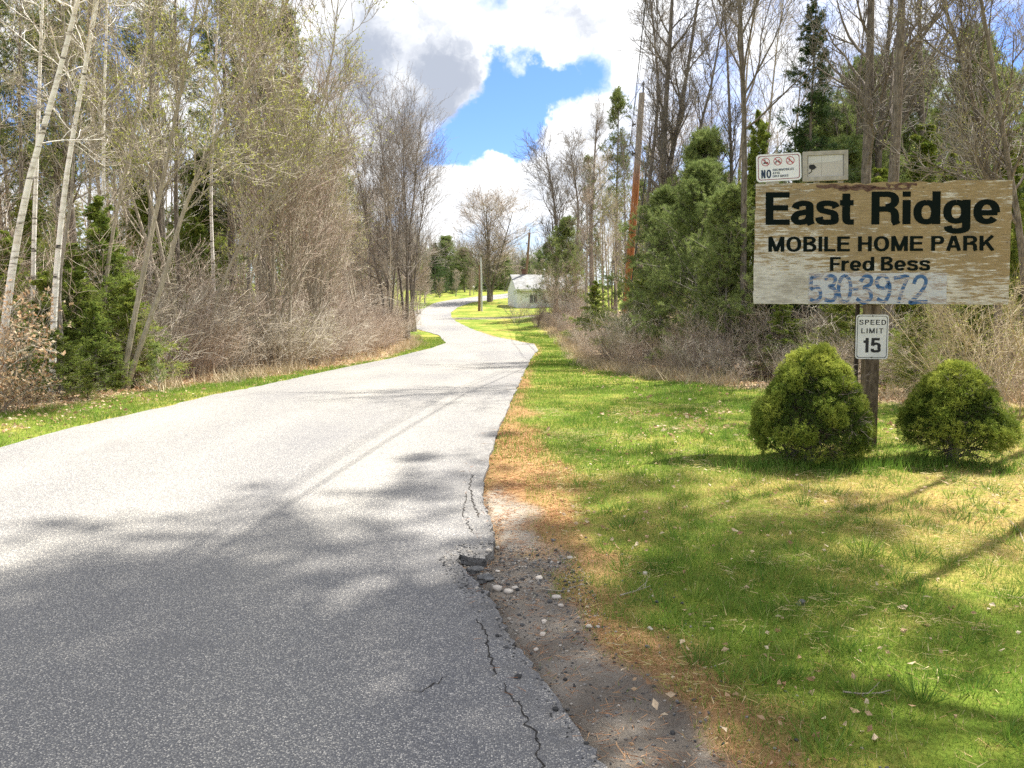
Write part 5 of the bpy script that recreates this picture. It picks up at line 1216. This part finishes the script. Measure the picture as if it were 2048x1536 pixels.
for ci, cx in enumerate((-.122, -.008, .107)):
    m_ = MB(); cy = .058; R_ = .040
    n = 36; V = [(cx + r_ * math.cos(a), -.0052, cy + r_ * math.sin(a)) for r_ in (R_, R_ - .006) for a in np.linspace(0, 2 * math.pi, n, endpoint=False)]
    m_.add(V, [(i, (i + 1) % n, n + (i + 1) % n, n + i) for i in range(n)], 0)
    dx = R_ * .72; m_.add([(cx - dx - .003, -.0060, cy + dx - .003), (cx - dx + .003, -.0060, cy + dx + .003), (cx + dx + .003, -.0060, cy - dx + .003), (cx + dx - .003, -.0060, cy - dx - .003)], [(0, 1, 2, 3)], 0)
    ic = MB()
    def disc(x_, z_, r_, r2=0.0, y_=-.0053):
        a = np.linspace(0, 2 * math.pi, 16, endpoint=False); V = [(cx + x_ + k_ * math.cos(t), y_, cy + z_ + k_ * math.sin(t)) for k_ in (r_, r2) for t in a]
        ic.add(V, [(i, (i + 1) % 16, 16 + (i + 1) % 16, 16 + i) for i in range(16)])
    def bar(pts_, wd=.005, y_=-.00545):
        A, B = ribbon2(pts_, wd, wd); n_ = len(A); ic.add([(cx + a[0], y_, cy + a[1]) for a in A] + [(cx + a[0], y_, cy + a[1]) for a in B], [(i, n_ + i, n_ + i + 1, i + 1) for i in range(n_ - 1)])
    if ci == 0: bar([(-.024, -.018), (-.008, -.013), (.012, -.019), (.024, -.014)], .006); bar([(-.018, -.008), (.005, -.004), (.022, -.010)], .010, -.0056); bar([(-.004, -.002), (-.008, .016)], .008, -.0055); disc(-.005, .021, .005)
    elif ci == 1: disc(-.020, -.012, .009, .004); disc(.018, -.012, .009, .004); bar([(-.018, -.004), (0, .002), (.018, -.004)], .008, -.0056); bar([(.004, .004), (.012, .014), (.018, .010)], .006, -.0055)
    else: disc(-.018, -.013, .009, .006); disc(.018, -.013, .009, .006); bar([(-.016, -.010), (0, .0), (.016, -.010)], .005, -.0056); bar([(-.002, .0), (-.007, .014), (.004, .006)], .006, -.0055); disc(-.005, .021, .0045)
    sy = m_.build('symbol', [M['red']], pf); ic.build('pictogram', [M['black_paint'] if ci < 2 else M['red']], sy)
m_ = MB(); m_.box((-.12, .001, -.16), (.0, .02, .08)); m_.build('mounting_board', [M['grey_wood']], ns)
# framed grey board px 1600-1691, rows 305-368
FW, FH = .412, .280
cF = bl(1646, 336.5)
fs = empty('framed_sign', to_world(cF[0] + .006, -.010, cF[2] + .003), YAW, label='small grey wooden framed board with a black torn patch, on top of the big sign', cat='sign')
fs.rotation_euler = (TILT, -RAD(1.6), YAW)
fm = MB(); t_ = .038
fm.box((-FW / 2, -.022, -FH / 2), (FW / 2, .006, -FH / 2 + t_)); fm.box((-FW / 2, -.022, FH / 2 - t_), (FW / 2, .006, FH / 2)); fm.box((-FW / 2, -.0215, -FH / 2 + t_), (-FW / 2 + t_, .006, FH / 2 - t_)); fm.box((FW / 2 - t_, -.0215, -FH / 2 + t_), (FW / 2, .006, FH / 2 - t_))
fm.build('frame', [M['grey_wood']], fs)
m_ = MB(); m_.box((-FW / 2 + t_ * .8, -.010, -FH / 2 + t_ * .8), (FW / 2 - t_ * .8, .004, FH / 2 - t_ * .8)); pp_ = m_.build('panel', [M['grey_board']], fs)
m_ = MB(); m_.add([(-.155, -.0105, .098), (.158, -.0105, .100), (.158, -.0105, .048), (.05, -.0105, .034), (-.155, -.0105, .030)], [(0, 1, 2, 3), (0, 3, 4, 4)][:1] + []); m_.add([(-.155, -.0105, .098), (.05, -.0105, .034), (-.155, -.0105, .030)], [(0, 1, 2)]); m_.build('pale_strip', [M['pale_strip']], pp_)
m_ = MB(); pts_ = [(-.148, .012), (-.135, .018), (-.105, .017), (-.090, .002), (-.082, -.012), (-.100, -.028), (-.118, -.034), (-.132, -.026), (-.146, -.022), (-.150, -.004)]
poly_face(m_, [(a, -.0112, b_) for a, b_ in pts_]); A, B = ribbon2([(-.126, -.03), (-.124, -.048), (-.138, -.058), (-.150, -.068)], .009, .009)
m_.add([(a[0], -.0113, a[1]) for a in A] + [(a[0], -.0113, a[1]) for a in B], [(i, 4 + i, 5 + i, i + 1) for i in range(3)])
for a_, c_ in (((-.160, .108), (.165, .110)), ((-.160, -.10), (-.160, .105)), ((.163, -.10), (.165, .10)), ((-.155, -.104), (-.02, -.104)), ((.02, -.102), (.16, -.102)), ((-.036, -.1), (-.036, .1))):
    w_ = .0022 if a_[0] != -.036 else .001; A, B = ribbon2([a_, c_], w_, w_); m_.add([(a[0], -.0114, a[1]) for a in A] + [(a[0], -.0114, a[1]) for a in B], [(0, 2, 3, 1)])
m_.build('black_marks', [M['black_paint']], pp_)
for sx in (-.1, .12):
    m_ = MB(); m_.box((sx, .007, -FH / 2 - .2), (sx + .05, .02, FH / 2 - .02)); m_.build('strut', [M['grey_wood']], fs)

# ------------------------------------------------------------------ dwarf spruce bushes
def dwarf(px, y, prof, tilt, seed, label, n=15000, browntop=0.0, dens=1.0):
    rng = np.random.default_rng(seed); x = pxx(px, y); o = empty('dwarf_spruce', (x, y, Hs(x, y) - .01), 0, label=label, cat='bush', group='dwarf spruces flanking the sign post')
    hz = np.array([p[0] for p in prof]); hr = np.array([p[1] for p in prof]); off = np.array([p[2] for p in prof])
    m = MB(); f = MB()
    # lumps
    nl = 150; lz = rng.uniform(hz[0], hz[-1] * .97, nl); la = rng.random(nl) * 6.283
    lr = np.interp(lz, hz, hr) * .86; lc = np.stack([np.cos(la) * lr + np.interp(lz, hz, off), np.sin(la) * lr, lz], 1); ls = rng.uniform(.055, .115, nl)
    k = rng.integers(0, nl, int(n * .75)); d = unit(rng.normal(size=(len(k), 3))); out = unit(lc[k] - np.array([0, 0, hz[-1] * .35]))
    d = unit(d + out * .9); P = lc[k] + d * (ls[k] * rng.uniform(.78, 1.04, len(k)))[:, None]
    z = rng.uniform(hz[0], hz[-1], int(n * .55)); a = rng.random(len(z)) * 6.283; r = np.interp(z, hz, hr) * rng.uniform(.80, .95, len(z))
    P2 = np.stack([np.cos(a) * r + np.interp(z, hz, off), np.sin(a) * r, z], 1); d2 = unit(np.stack([np.cos(a), np.sin(a), np.full(len(a), .6)], 1))
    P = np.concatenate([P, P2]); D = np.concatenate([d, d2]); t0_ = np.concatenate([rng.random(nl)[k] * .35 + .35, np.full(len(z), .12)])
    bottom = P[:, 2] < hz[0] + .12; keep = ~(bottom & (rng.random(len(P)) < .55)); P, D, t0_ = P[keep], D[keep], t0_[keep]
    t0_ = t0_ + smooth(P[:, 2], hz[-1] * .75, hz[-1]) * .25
    q = 11; n_ = len(P); D = D + np.array([0, 0, .35]); pp = np.repeat(P, q, 0) + rng.normal(0, .007, (n_ * q, 3)); dd = np.repeat(unit(D), q, 0) * .75 + unit(rng.normal(size=(n_ * q, 3)))
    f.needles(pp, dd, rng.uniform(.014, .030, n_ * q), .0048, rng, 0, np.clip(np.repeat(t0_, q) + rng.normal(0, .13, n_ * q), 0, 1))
    # stem, limbs, dead twigs below
    P0, R0 = trunk_line(rng, hz[-1] * .8, .055, (off[2] * .3, 0), 7, .02, .3); P0[0, 0, 2] = -.1
    m.smooth = True; m.tubes(P0, R0, 8)
    P1, R1 = spawn(rng, P0, R0, 46, .12, .85, 72, 1.0, 5, .02, .12, .35, .006)
    tz = P1[:, 0, 2]; L = np.interp(np.maximum(tz, hz[1]), hz, hr) * .93; P1 = P1[:, :1] + (P1 - P1[:, :1]) * (L * .72)[:, None, None]
    P1[:, :, 2] = np.maximum(P1[:, :, 2], .05); m.tubes(P1, R1, 4)
    P3, R3 = spawn(rng, P1, R1, 16, .25, 1, 45, .20, 4, .03, .15, .6, .0022); P3[:, :, 2] = np.maximum(P3[:, :, 2], .03)
    m.tubes(P3, R3, 3); P4, R4 = spawn(rng, P3, R3, 5, .2, 1, 45, .07, 3, 0, .2, .8, .0016); m.tubes(P4, R4, 3)
    m.build('trunk', [M['bark_dark']], o); f.build('foliage', [M['bush']], o)
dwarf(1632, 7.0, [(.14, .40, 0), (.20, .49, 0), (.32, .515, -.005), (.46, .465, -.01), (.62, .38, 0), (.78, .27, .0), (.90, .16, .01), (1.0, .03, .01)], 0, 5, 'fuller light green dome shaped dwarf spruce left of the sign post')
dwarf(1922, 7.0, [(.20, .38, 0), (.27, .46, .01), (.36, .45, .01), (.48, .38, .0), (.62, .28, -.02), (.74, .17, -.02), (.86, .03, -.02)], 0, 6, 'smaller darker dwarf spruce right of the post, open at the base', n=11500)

# ------------------------------------------------------------------ utility poles and wires
M['pole_rust'] = mat('creosoted_pole', lambda t: t.mix(t.range(t.n('ShaderNodeSeparateXYZ', {0: obj_co(t)}).outputs[2], 6.2, 7.8),
    t.ramp(t.noise(4, 7, .7, scaled(t, obj_co(t), (11, 11, .7))).outputs[0], [(.33, (.075, .03, .018)), (.5, (.33, .125, .045)), (.68, (.48, .22, .09))]),
    t.ramp(t.noise(4, 7, .7, scaled(t, obj_co(t), (11, 11, .7))).outputs[0], [(.35, (.16, .14, .12)), (.65, (.40, .36, .31))])), .85, .2)
M['pole_brown'] = mat('weathered_pole', lambda t: t.ramp(t.noise(3, 6, .7, scaled(t, obj_co(t), (9, 9, .6))).outputs[0], [(.35, (.11, .07, .045)), (.65, (.30, .20, .13))]), .9, .1)
M['metal'] = plain('grey_metal', (.42, .44, .45), (.55, .57, .58), 5, .4, spec=.5)
M['insul'] = plain('dark_insulator', (.03, .03, .035), (.07, .07, .075), 5, .4)
M['wire'] = plain('black_wire', (.03, .03, .032), (.06, .06, .06), 5, .5)
def upole(px0, y, px1, rowtop, r0, label, m, cat='utility pole', name='utility_pole', fit_=True):
    x = pxx(px0, y); z = Hs(x, y); tp = at(px1, rowtop, y); o = empty(name, (x, y, z), 0, label=label, cat=cat)
    dx, h = tp[0] - x, tp[2] - z
    m_ = MB(); m_.smooth = True; P = np.array([(0, 0, -.5), (dx * .33, 0, h * .33), (dx * .66 + .02, 0, h * .66), (dx, 0, h)]); m_.tubes(P, np.array([r0, r0 * .93, r0 * .84, r0 * .74]), 14)
    m_.box((dx - r0 * .5, -r0 * .5, h - .002), (dx + r0 * .5, r0 * .5, h + .004)); m_.build('shaft', [m], o)
    if fit_:
        m_ = MB(); m_.box((dx + .02, -.03, h - .35), (dx + .07, .03, h + .18)); m_.tubes([(dx + .045, 0, h + .15), (dx + .045, 0, h + .42)], [.03, .022], 8); m_.tubes([(dx + .045, 0, h + .30), (dx + .045, 0, h + .36)], [.055, .05], 10); m_.build('insulator', [M['insul']], o)
        for k, zz in enumerate((h - 1.2, h - 2.3)):
            m_ = MB(); m_.box((dx * .85 - r0 - .10, -.05, zz), (dx * .85 - r0 + .02, .05, zz + .06)); m_.tubes([(dx * .85 - r0 - .09, 0, zz - .05), (dx * .85 - r0 - .09, 0, zz + .13)], [.03, .03], 8); m_.build('bracket', [M['insul']], o)
    return (x + dx, y, z + h)
t1 = upole(1247, 32, 1284, 186, .155, 'rust brown wooden utility pole leaning right beside the road', M['pole_rust'])
t2 = upole(1047, 88, 1059, 465, .15, 'farther brown utility pole in front of the white building', M['pole_brown'])
upole(958.5, 79, 960, 530, .14, 'short brown pole on the grass at the bend', M['pole_brown'], 'pole', 'wooden_pole', False)
upole(964, 78.6, 961.5, 515, .09, 'pale grey metal pole standing against the short brown pole', M['metal'], 'pole', 'metal_pole', False)
m_ = MB(); m_.tubes([(pxx(1291, 32) , 31.5, Hs(4.9, 32) + 8.6), (pxx(1255, 32) - .25, 31.5, Hs(4.9, 32))], [.03, .03], 6)
cab = m_.build('guy_wire', [M['wire']]); tag(cab, 'dark cable running down the left side of the rust brown pole', 'cable')
def wire(a, b_, sag, r, label):
    n = 60; t = np.linspace(0, 1, n)[:, None]; P = np.array(a) * (1 - t) + np.array(b_) * t; P[:, 2] -= (sag * 4 * t * (1 - t))[:, 0]
    m_ = MB(); m_.smooth = True; m_.tubes(P, np.full(n, r), 5); o = m_.build('power_line', [M['wire']]); tag(o, label, 'cable', 'overhead lines following the road')
px_, py_, pz_ = t1
wire((px_ + .05, py_, pz_ + .38), (-.15, -14, 10.8), .25, .007, 'topmost overhead line reaching the tip of the rust brown pole')
wire((px_ - .35, py_, pz_ - 1.1), (-.75, -14, 9.6), .35, .007, 'middle overhead line left of the pole tip')
wire((px_ - .45, py_, pz_ - 2.2), (-1.25, -14, 8.4), .45, .011, 'lowest overhead line meeting the upper pole')
wire((px_ + .05, py_, pz_ + .38), (t2[0], t2[1], t2[2] + .38), 1.0, .011, 'upper line between the rust brown pole and the farther pole')
wire((px_ - .45, py_, pz_ - 2.2), (t2[0] - .3, t2[1], t2[2] - 2), 1.0, .015, 'lower line between the rust brown pole and the farther pole')

# ------------------------------------------------------------------ white building, mailbox
M['siding'] = mat('white_siding', lambda t: t.mix(t.range(t.n('ShaderNodeTexWave', {'Vector': obj_co(t), 'Scale': 1.3}, bands_direction='Z').outputs['Fac'], .8, .98, 0, .25), (.72, .74, .76), (.45, .46, .48)), .7, .2)
M['roof'] = plain('pale_patchy_roofing', (.13, .135, .14), (.34, .34, .33), 3, .9)
M['brick'] = plain('chimney_brick', (.10, .05, .04), (.20, .12, .09), 6)
M['glass'] = plain('window_glass', (.05, .06, .07), (.10, .12, .14), 2, .15, spec=.5)
M['white_paint'] = plain('white_paint', (.68, .69, .68), (.76, .77, .76), 3, .5)
hx, hy = pxx(1034, 85), 85.0
hz_ = Hs(hx, hy); EV = float(at(1034, 577, 85)[2]) - hz_; RD = float(at(1034, 553, 87)[2]) - hz_ + .1; HL, HD = 7.4, 5.2
ho = empty('white_building', (hx, hy, hz_), RAD(11), label='low white building with a pale patchy gable roof behind the brush', cat='building')
m_ = MB()
V = [(0, 0, -.6), (HL, 0, -.6), (HL, HD, -.6), (0, HD, -.6), (0, 0, EV), (HL, 0, EV), (HL, HD, EV), (0, HD, EV), (0, HD / 2, RD), (HL, HD / 2, RD)]
m_.add(V, [(0, 1, 5, 4), (2, 3, 7, 6)]); m_.add(V, [(3, 0, 4, 7), (1, 2, 6, 5)]); m_.add(V, [(7, 4, 8), (5, 6, 9)]); m_.build('wall', [M['siding']], ho)
m_ = MB(); o_ = .22; sl = (RD - EV) / (HD / 2)
def slope(y0, y1, z0, z1): return [(-o_, y0, z0), (HL + o_, y0, z0), (HL + o_, y1, z1), (-o_, y1, z1), (-o_, y0, z0 + .10), (HL + o_, y0, z0 + .10), (HL + o_, y1, z1 + .10), (-o_, y1, z1 + .10)]
FB = [(0, 3, 2, 1), (4, 5, 6, 7), (0, 1, 5, 4), (1, 2, 6, 5), (2, 3, 7, 6), (3, 0, 4, 7)]
m_.add(slope(-.3, HD / 2 - .002, EV - .3 * sl + .02, RD + .02), FB); m_.add(slope(HD + .3, HD / 2 + .002, EV - .3 * sl + .02, RD + .02), FB); rf = m_.build('roof', [M['roof']], ho)
m_ = MB(); m_.box((1.15, HD / 2 + .1, RD - .2), (1.55, HD / 2 + .5, RD + .62)); m_.box((1.10, HD / 2 + .05, RD + .622), (1.60, HD / 2 + .55, RD + .70)); m_.build('chimney', [M['brick']], rf)
m_ = MB(); m_.tubes([(3.6, HD / 2 + .3, RD - .1), (3.6, HD / 2 + .3, RD + .62)], [.08, .08], 10); m_.tubes([(3.6, HD / 2 + .3, RD + .60), (3.6, HD / 2 + .3, RD + .80)], [.17, .05], 10); m_.build('vent_pipe', [M['metal']], rf)
m_ = MB(); m_.box((-o_, -.345, EV - .3 * sl - .06), (HL + o_, -.302, EV - .3 * sl + .10)); m_.build('fascia', [M['white_paint']], ho)
for wx_, wz in ((1.35, .55), (4.6, .75)):
    m_ = MB(); m_.box((wx_ - .06, -.035, wz - .06), (wx_ + .86, -.003, wz)); m_.box((wx_ - .06, -.035, wz + .8), (wx_ + .86, -.003, wz + .86)); m_.box((wx_ - .06, -.034, wz), (wx_, -.003, wz + .8)); m_.box((wx_ + .8, -.034, wz), (wx_ + .86, -.003, wz + .8)); m_.box((wx_ + .38, -.030, wz), (wx_ + .42, -.003, wz + .8))
    wf = m_.build('window', [M['white_paint']], ho); m_ = MB(); m_.box((wx_ + .002, -.012, wz + .002), (wx_ + .798, -.004, wz + .798)); m_.build('pane', [M['glass']], wf)
mx, my = pxx(948, 118), 118.0
mo = empty('mailbox', (mx, my, Hs(mx, my)), .3, label='small white mailbox on a thin post at the far bend', cat='mailbox')
m_ = MB(); m_.tubes([(0, 0, -.3), (0, 0, 1.05)], [.05, .05], 8); m_.build('post', [M['grey_wood']], mo)
m_ = MB(); a = np.linspace(0, math.pi, 9); V = [(-.12, -.28, 1.05), (.12, -.28, 1.05)]; ring_ = [(.12, 1.05)] + [(.12 * math.cos(t), 1.2 + .10 * math.sin(t)) for t in a] + [(-.12, 1.05)]
n = len(ring_); V = [(p[0], -.28, p[1]) for p in ring_] + [(p[0], .28, p[1]) for p in ring_]; m_.add(V, [(i, (i + 1) % n, n + (i + 1) % n, n + i) for i in range(n)])
for s_ in (0, n): m_.add(V, [(s_, s_ + i, s_ + i + 1) for i in range(1, n - 1)])
m_.build('box', [M['white_paint']], mo)

# ------------------------------------------------------------------ stones, asphalt lumps, sticks, gravel
def lump(rng, sx, sy, sz, rough=.18, sub=2):
    import bmesh
    bm = bmesh.new(); bmesh.ops.create_icosphere(bm, subdivisions=sub, radius=1)
    ph = rng.random(6) * 6
    for v in bm.verts:
        c = v.co; d = 1 + rough * (math.sin(3 * c.x + ph[0]) * math.sin(2.6 * c.y + ph[1]) + .7 * math.sin(4.3 * c.z + ph[2] + 2 * c.x)) + rng.normal(0, rough * .22)
        v.co = Vector((c.x * sx * d, c.y * sy * d, c.z * sz * d))
    V = np.array([v.co[:] for v in bm.verts]); F_ = np.array([[v.index for v in f.verts] for f in bm.faces]); bm.free(); return V, F_
rg = np.random.default_rng(31)
for px, row, s_, lb in [(945, 1150, (.050, .036, .024), 'dark asphalt lump lying in the pothole beside the road edge'), (970, 1168, (.044, .034, .022), 'dark asphalt lump lying right of the one in the pothole'), (928, 1128, (.040, .028, .020), 'dark asphalt lump at the inner corner of the pothole'), (1106, 1098, (.014, .011, .012), 'small dark lump on the gravel above the pothole'), (1600, 1228, (.022, .018, .015), 'dark clod on the shaded lawn')]:
    x, y = flat(px, row, -.05); V, F_ = lump(rg, *s_, rough=.3, sub=3)
    m_ = MB(); m_.add(V, F_); o = m_.build('asphalt_lump', [M['asphalt_cut']], None, (x, y, Hs(x, y) + s_[2] * .5)); tag(o, lb, 'rubble', 'dark lumps by the broken edge')
STL = [(995, 1186, 1.25, 'flat pale stone at the foot of the broken pavement'), (1017, 1192, 1.05, 'pale stone just right of the flat one by the pavement'), (1030, 1184, .8, 'small pale stone beyond the two pale stones at the pavement'), (1078, 1165, 1.0, 'grey stone in the middle of the gravel patch'), (1113, 1204, 1.0, 'round cream stone on the brown needles'),
       (1140, 1132, .8, 'grey pebble near the upper edge of the gravel'), (1122, 1220, .6, 'small cream pebble below the round cream stone'), (1088, 1252, .7, 'white pebble in the wash below the gravel'), (1290, 1166, .7, 'white pebble at the edge of the grass'), (1175, 1230, .5, 'small white pebble among the needles'), (1178, 1268, .7, 'pale chip lying on the needles'),
       (1085, 1278, .7, 'pale chip at the side of the rut'), (1072, 1310, .5, 'small pebble next to the pavement below the gravel'), (1300, 1280, .6, 'pale pebble on the right slope of the rut'), (995, 1150, .55, 'small pale pebble right of the asphalt lumps')]
for px, row, k_, lb in STL:
    x, y = flat(px, row, -.05); s_ = .026 * k_; V, F_ = lump(rg, s_, s_ * .75, s_ * .5, .12)
    m_ = MB(); m_.smooth = True; m_.add(V, F_); o = m_.build('stone', [M['stone']], None, (x, y, Hs(x, y) + s_ * .3)); tag(o, lb, 'stone', 'stones on the washed out verge'); o.rotation_euler = (0, 0, rg.random() * 3)
def gravel():
    m = MB(); V0, F0 = lump(np.random.default_rng(3), 1, .8, .6, .15, 1)
    A = scatter(42000, -.6, 1.8, 2.2, 5.8); sdr = sdist(A, RUT); up = smooth(A[:, 1], 3.0, 4.6)
    k = (sdr < .08) & (rng.random(len(A)) < .18 + .82 * up) | (np.abs(sdist(A, ROADS)) < .035) & (rng.random(len(A)) < .5) | ((sdist(A, ROADS) > 0) & (sdr < .5) & (rng.random(len(A)) < .04)); A = A[k]
    s_ = rng.gamma(1.6, .0017, len(A)) + .0015; z = np.where(sdist(A, ROADS) < 0, H(A[:, 0], A[:, 1], ditch=False) + .003, H(A[:, 0], A[:, 1])); ro = rng.random(len(A)) * 6.28
    c, s = np.cos(ro), np.sin(ro); V = V0[None] * s_[:, None, None]
    Vx = V[:, :, 0] * c[:, None] - V[:, :, 1] * s[:, None] + A[:, 0:1]; Vy = V[:, :, 0] * s[:, None] + V[:, :, 1] * c[:, None] + A[:, 1:2]; Vz = V[:, :, 2] + (z + s_ * .3)[:, None]
    nV = len(V0); Fm = (F0[None] + (np.arange(len(A)) * nV)[:, None, None]).reshape(-1, 3)
    m.add(np.stack([Vx, Vy, Vz], -1).reshape(-1, 3), Fm, 0, np.repeat(rng.random(len(A)) ** 1.3, nV))
    o = m.build('gravel', [M['gravel']]); tag(o, 'loose dark and pale gravel washed over the broken verge', 'gravel', None, 'stuff')
gravel()
for i, (p, lb) in enumerate([([(1685, 1388), (1720, 1392), (1760, 1390), (1782, 1384)], 'thin grey twig lying on the shaded lawn at lower right'), ([(2020, 1045), (2040, 1062), (2048, 1085)], 'forked twig on the lawn at the right edge'), ([(1240, 1195), (1275, 1185), (1300, 1176)], 'short brown twig between the needles and the grass'), ([(1080, 1170), (1120, 1176), (1165, 1170)], 'thin twig across the gravel patch')]):
    P = np.array([(*flat(*q), 0) for q in p]); P[:, 2] = H(P[:, 0], P[:, 1]) + .012; m_ = MB(); m_.tubes(P, np.linspace(.004, .002, len(P)), 5)
    P2, R2 = spawn(np.random.default_rng(i), P[None], np.linspace(.004, .002, len(P))[None], 3, .3, .9, 40, .06, 3, .0, .1, .6, .001); m_.tubes(P2, R2, 4)
    o = m_.build('twig', [M['bark_tan']]); tag(o, lb, 'twig', 'fallen twigs')
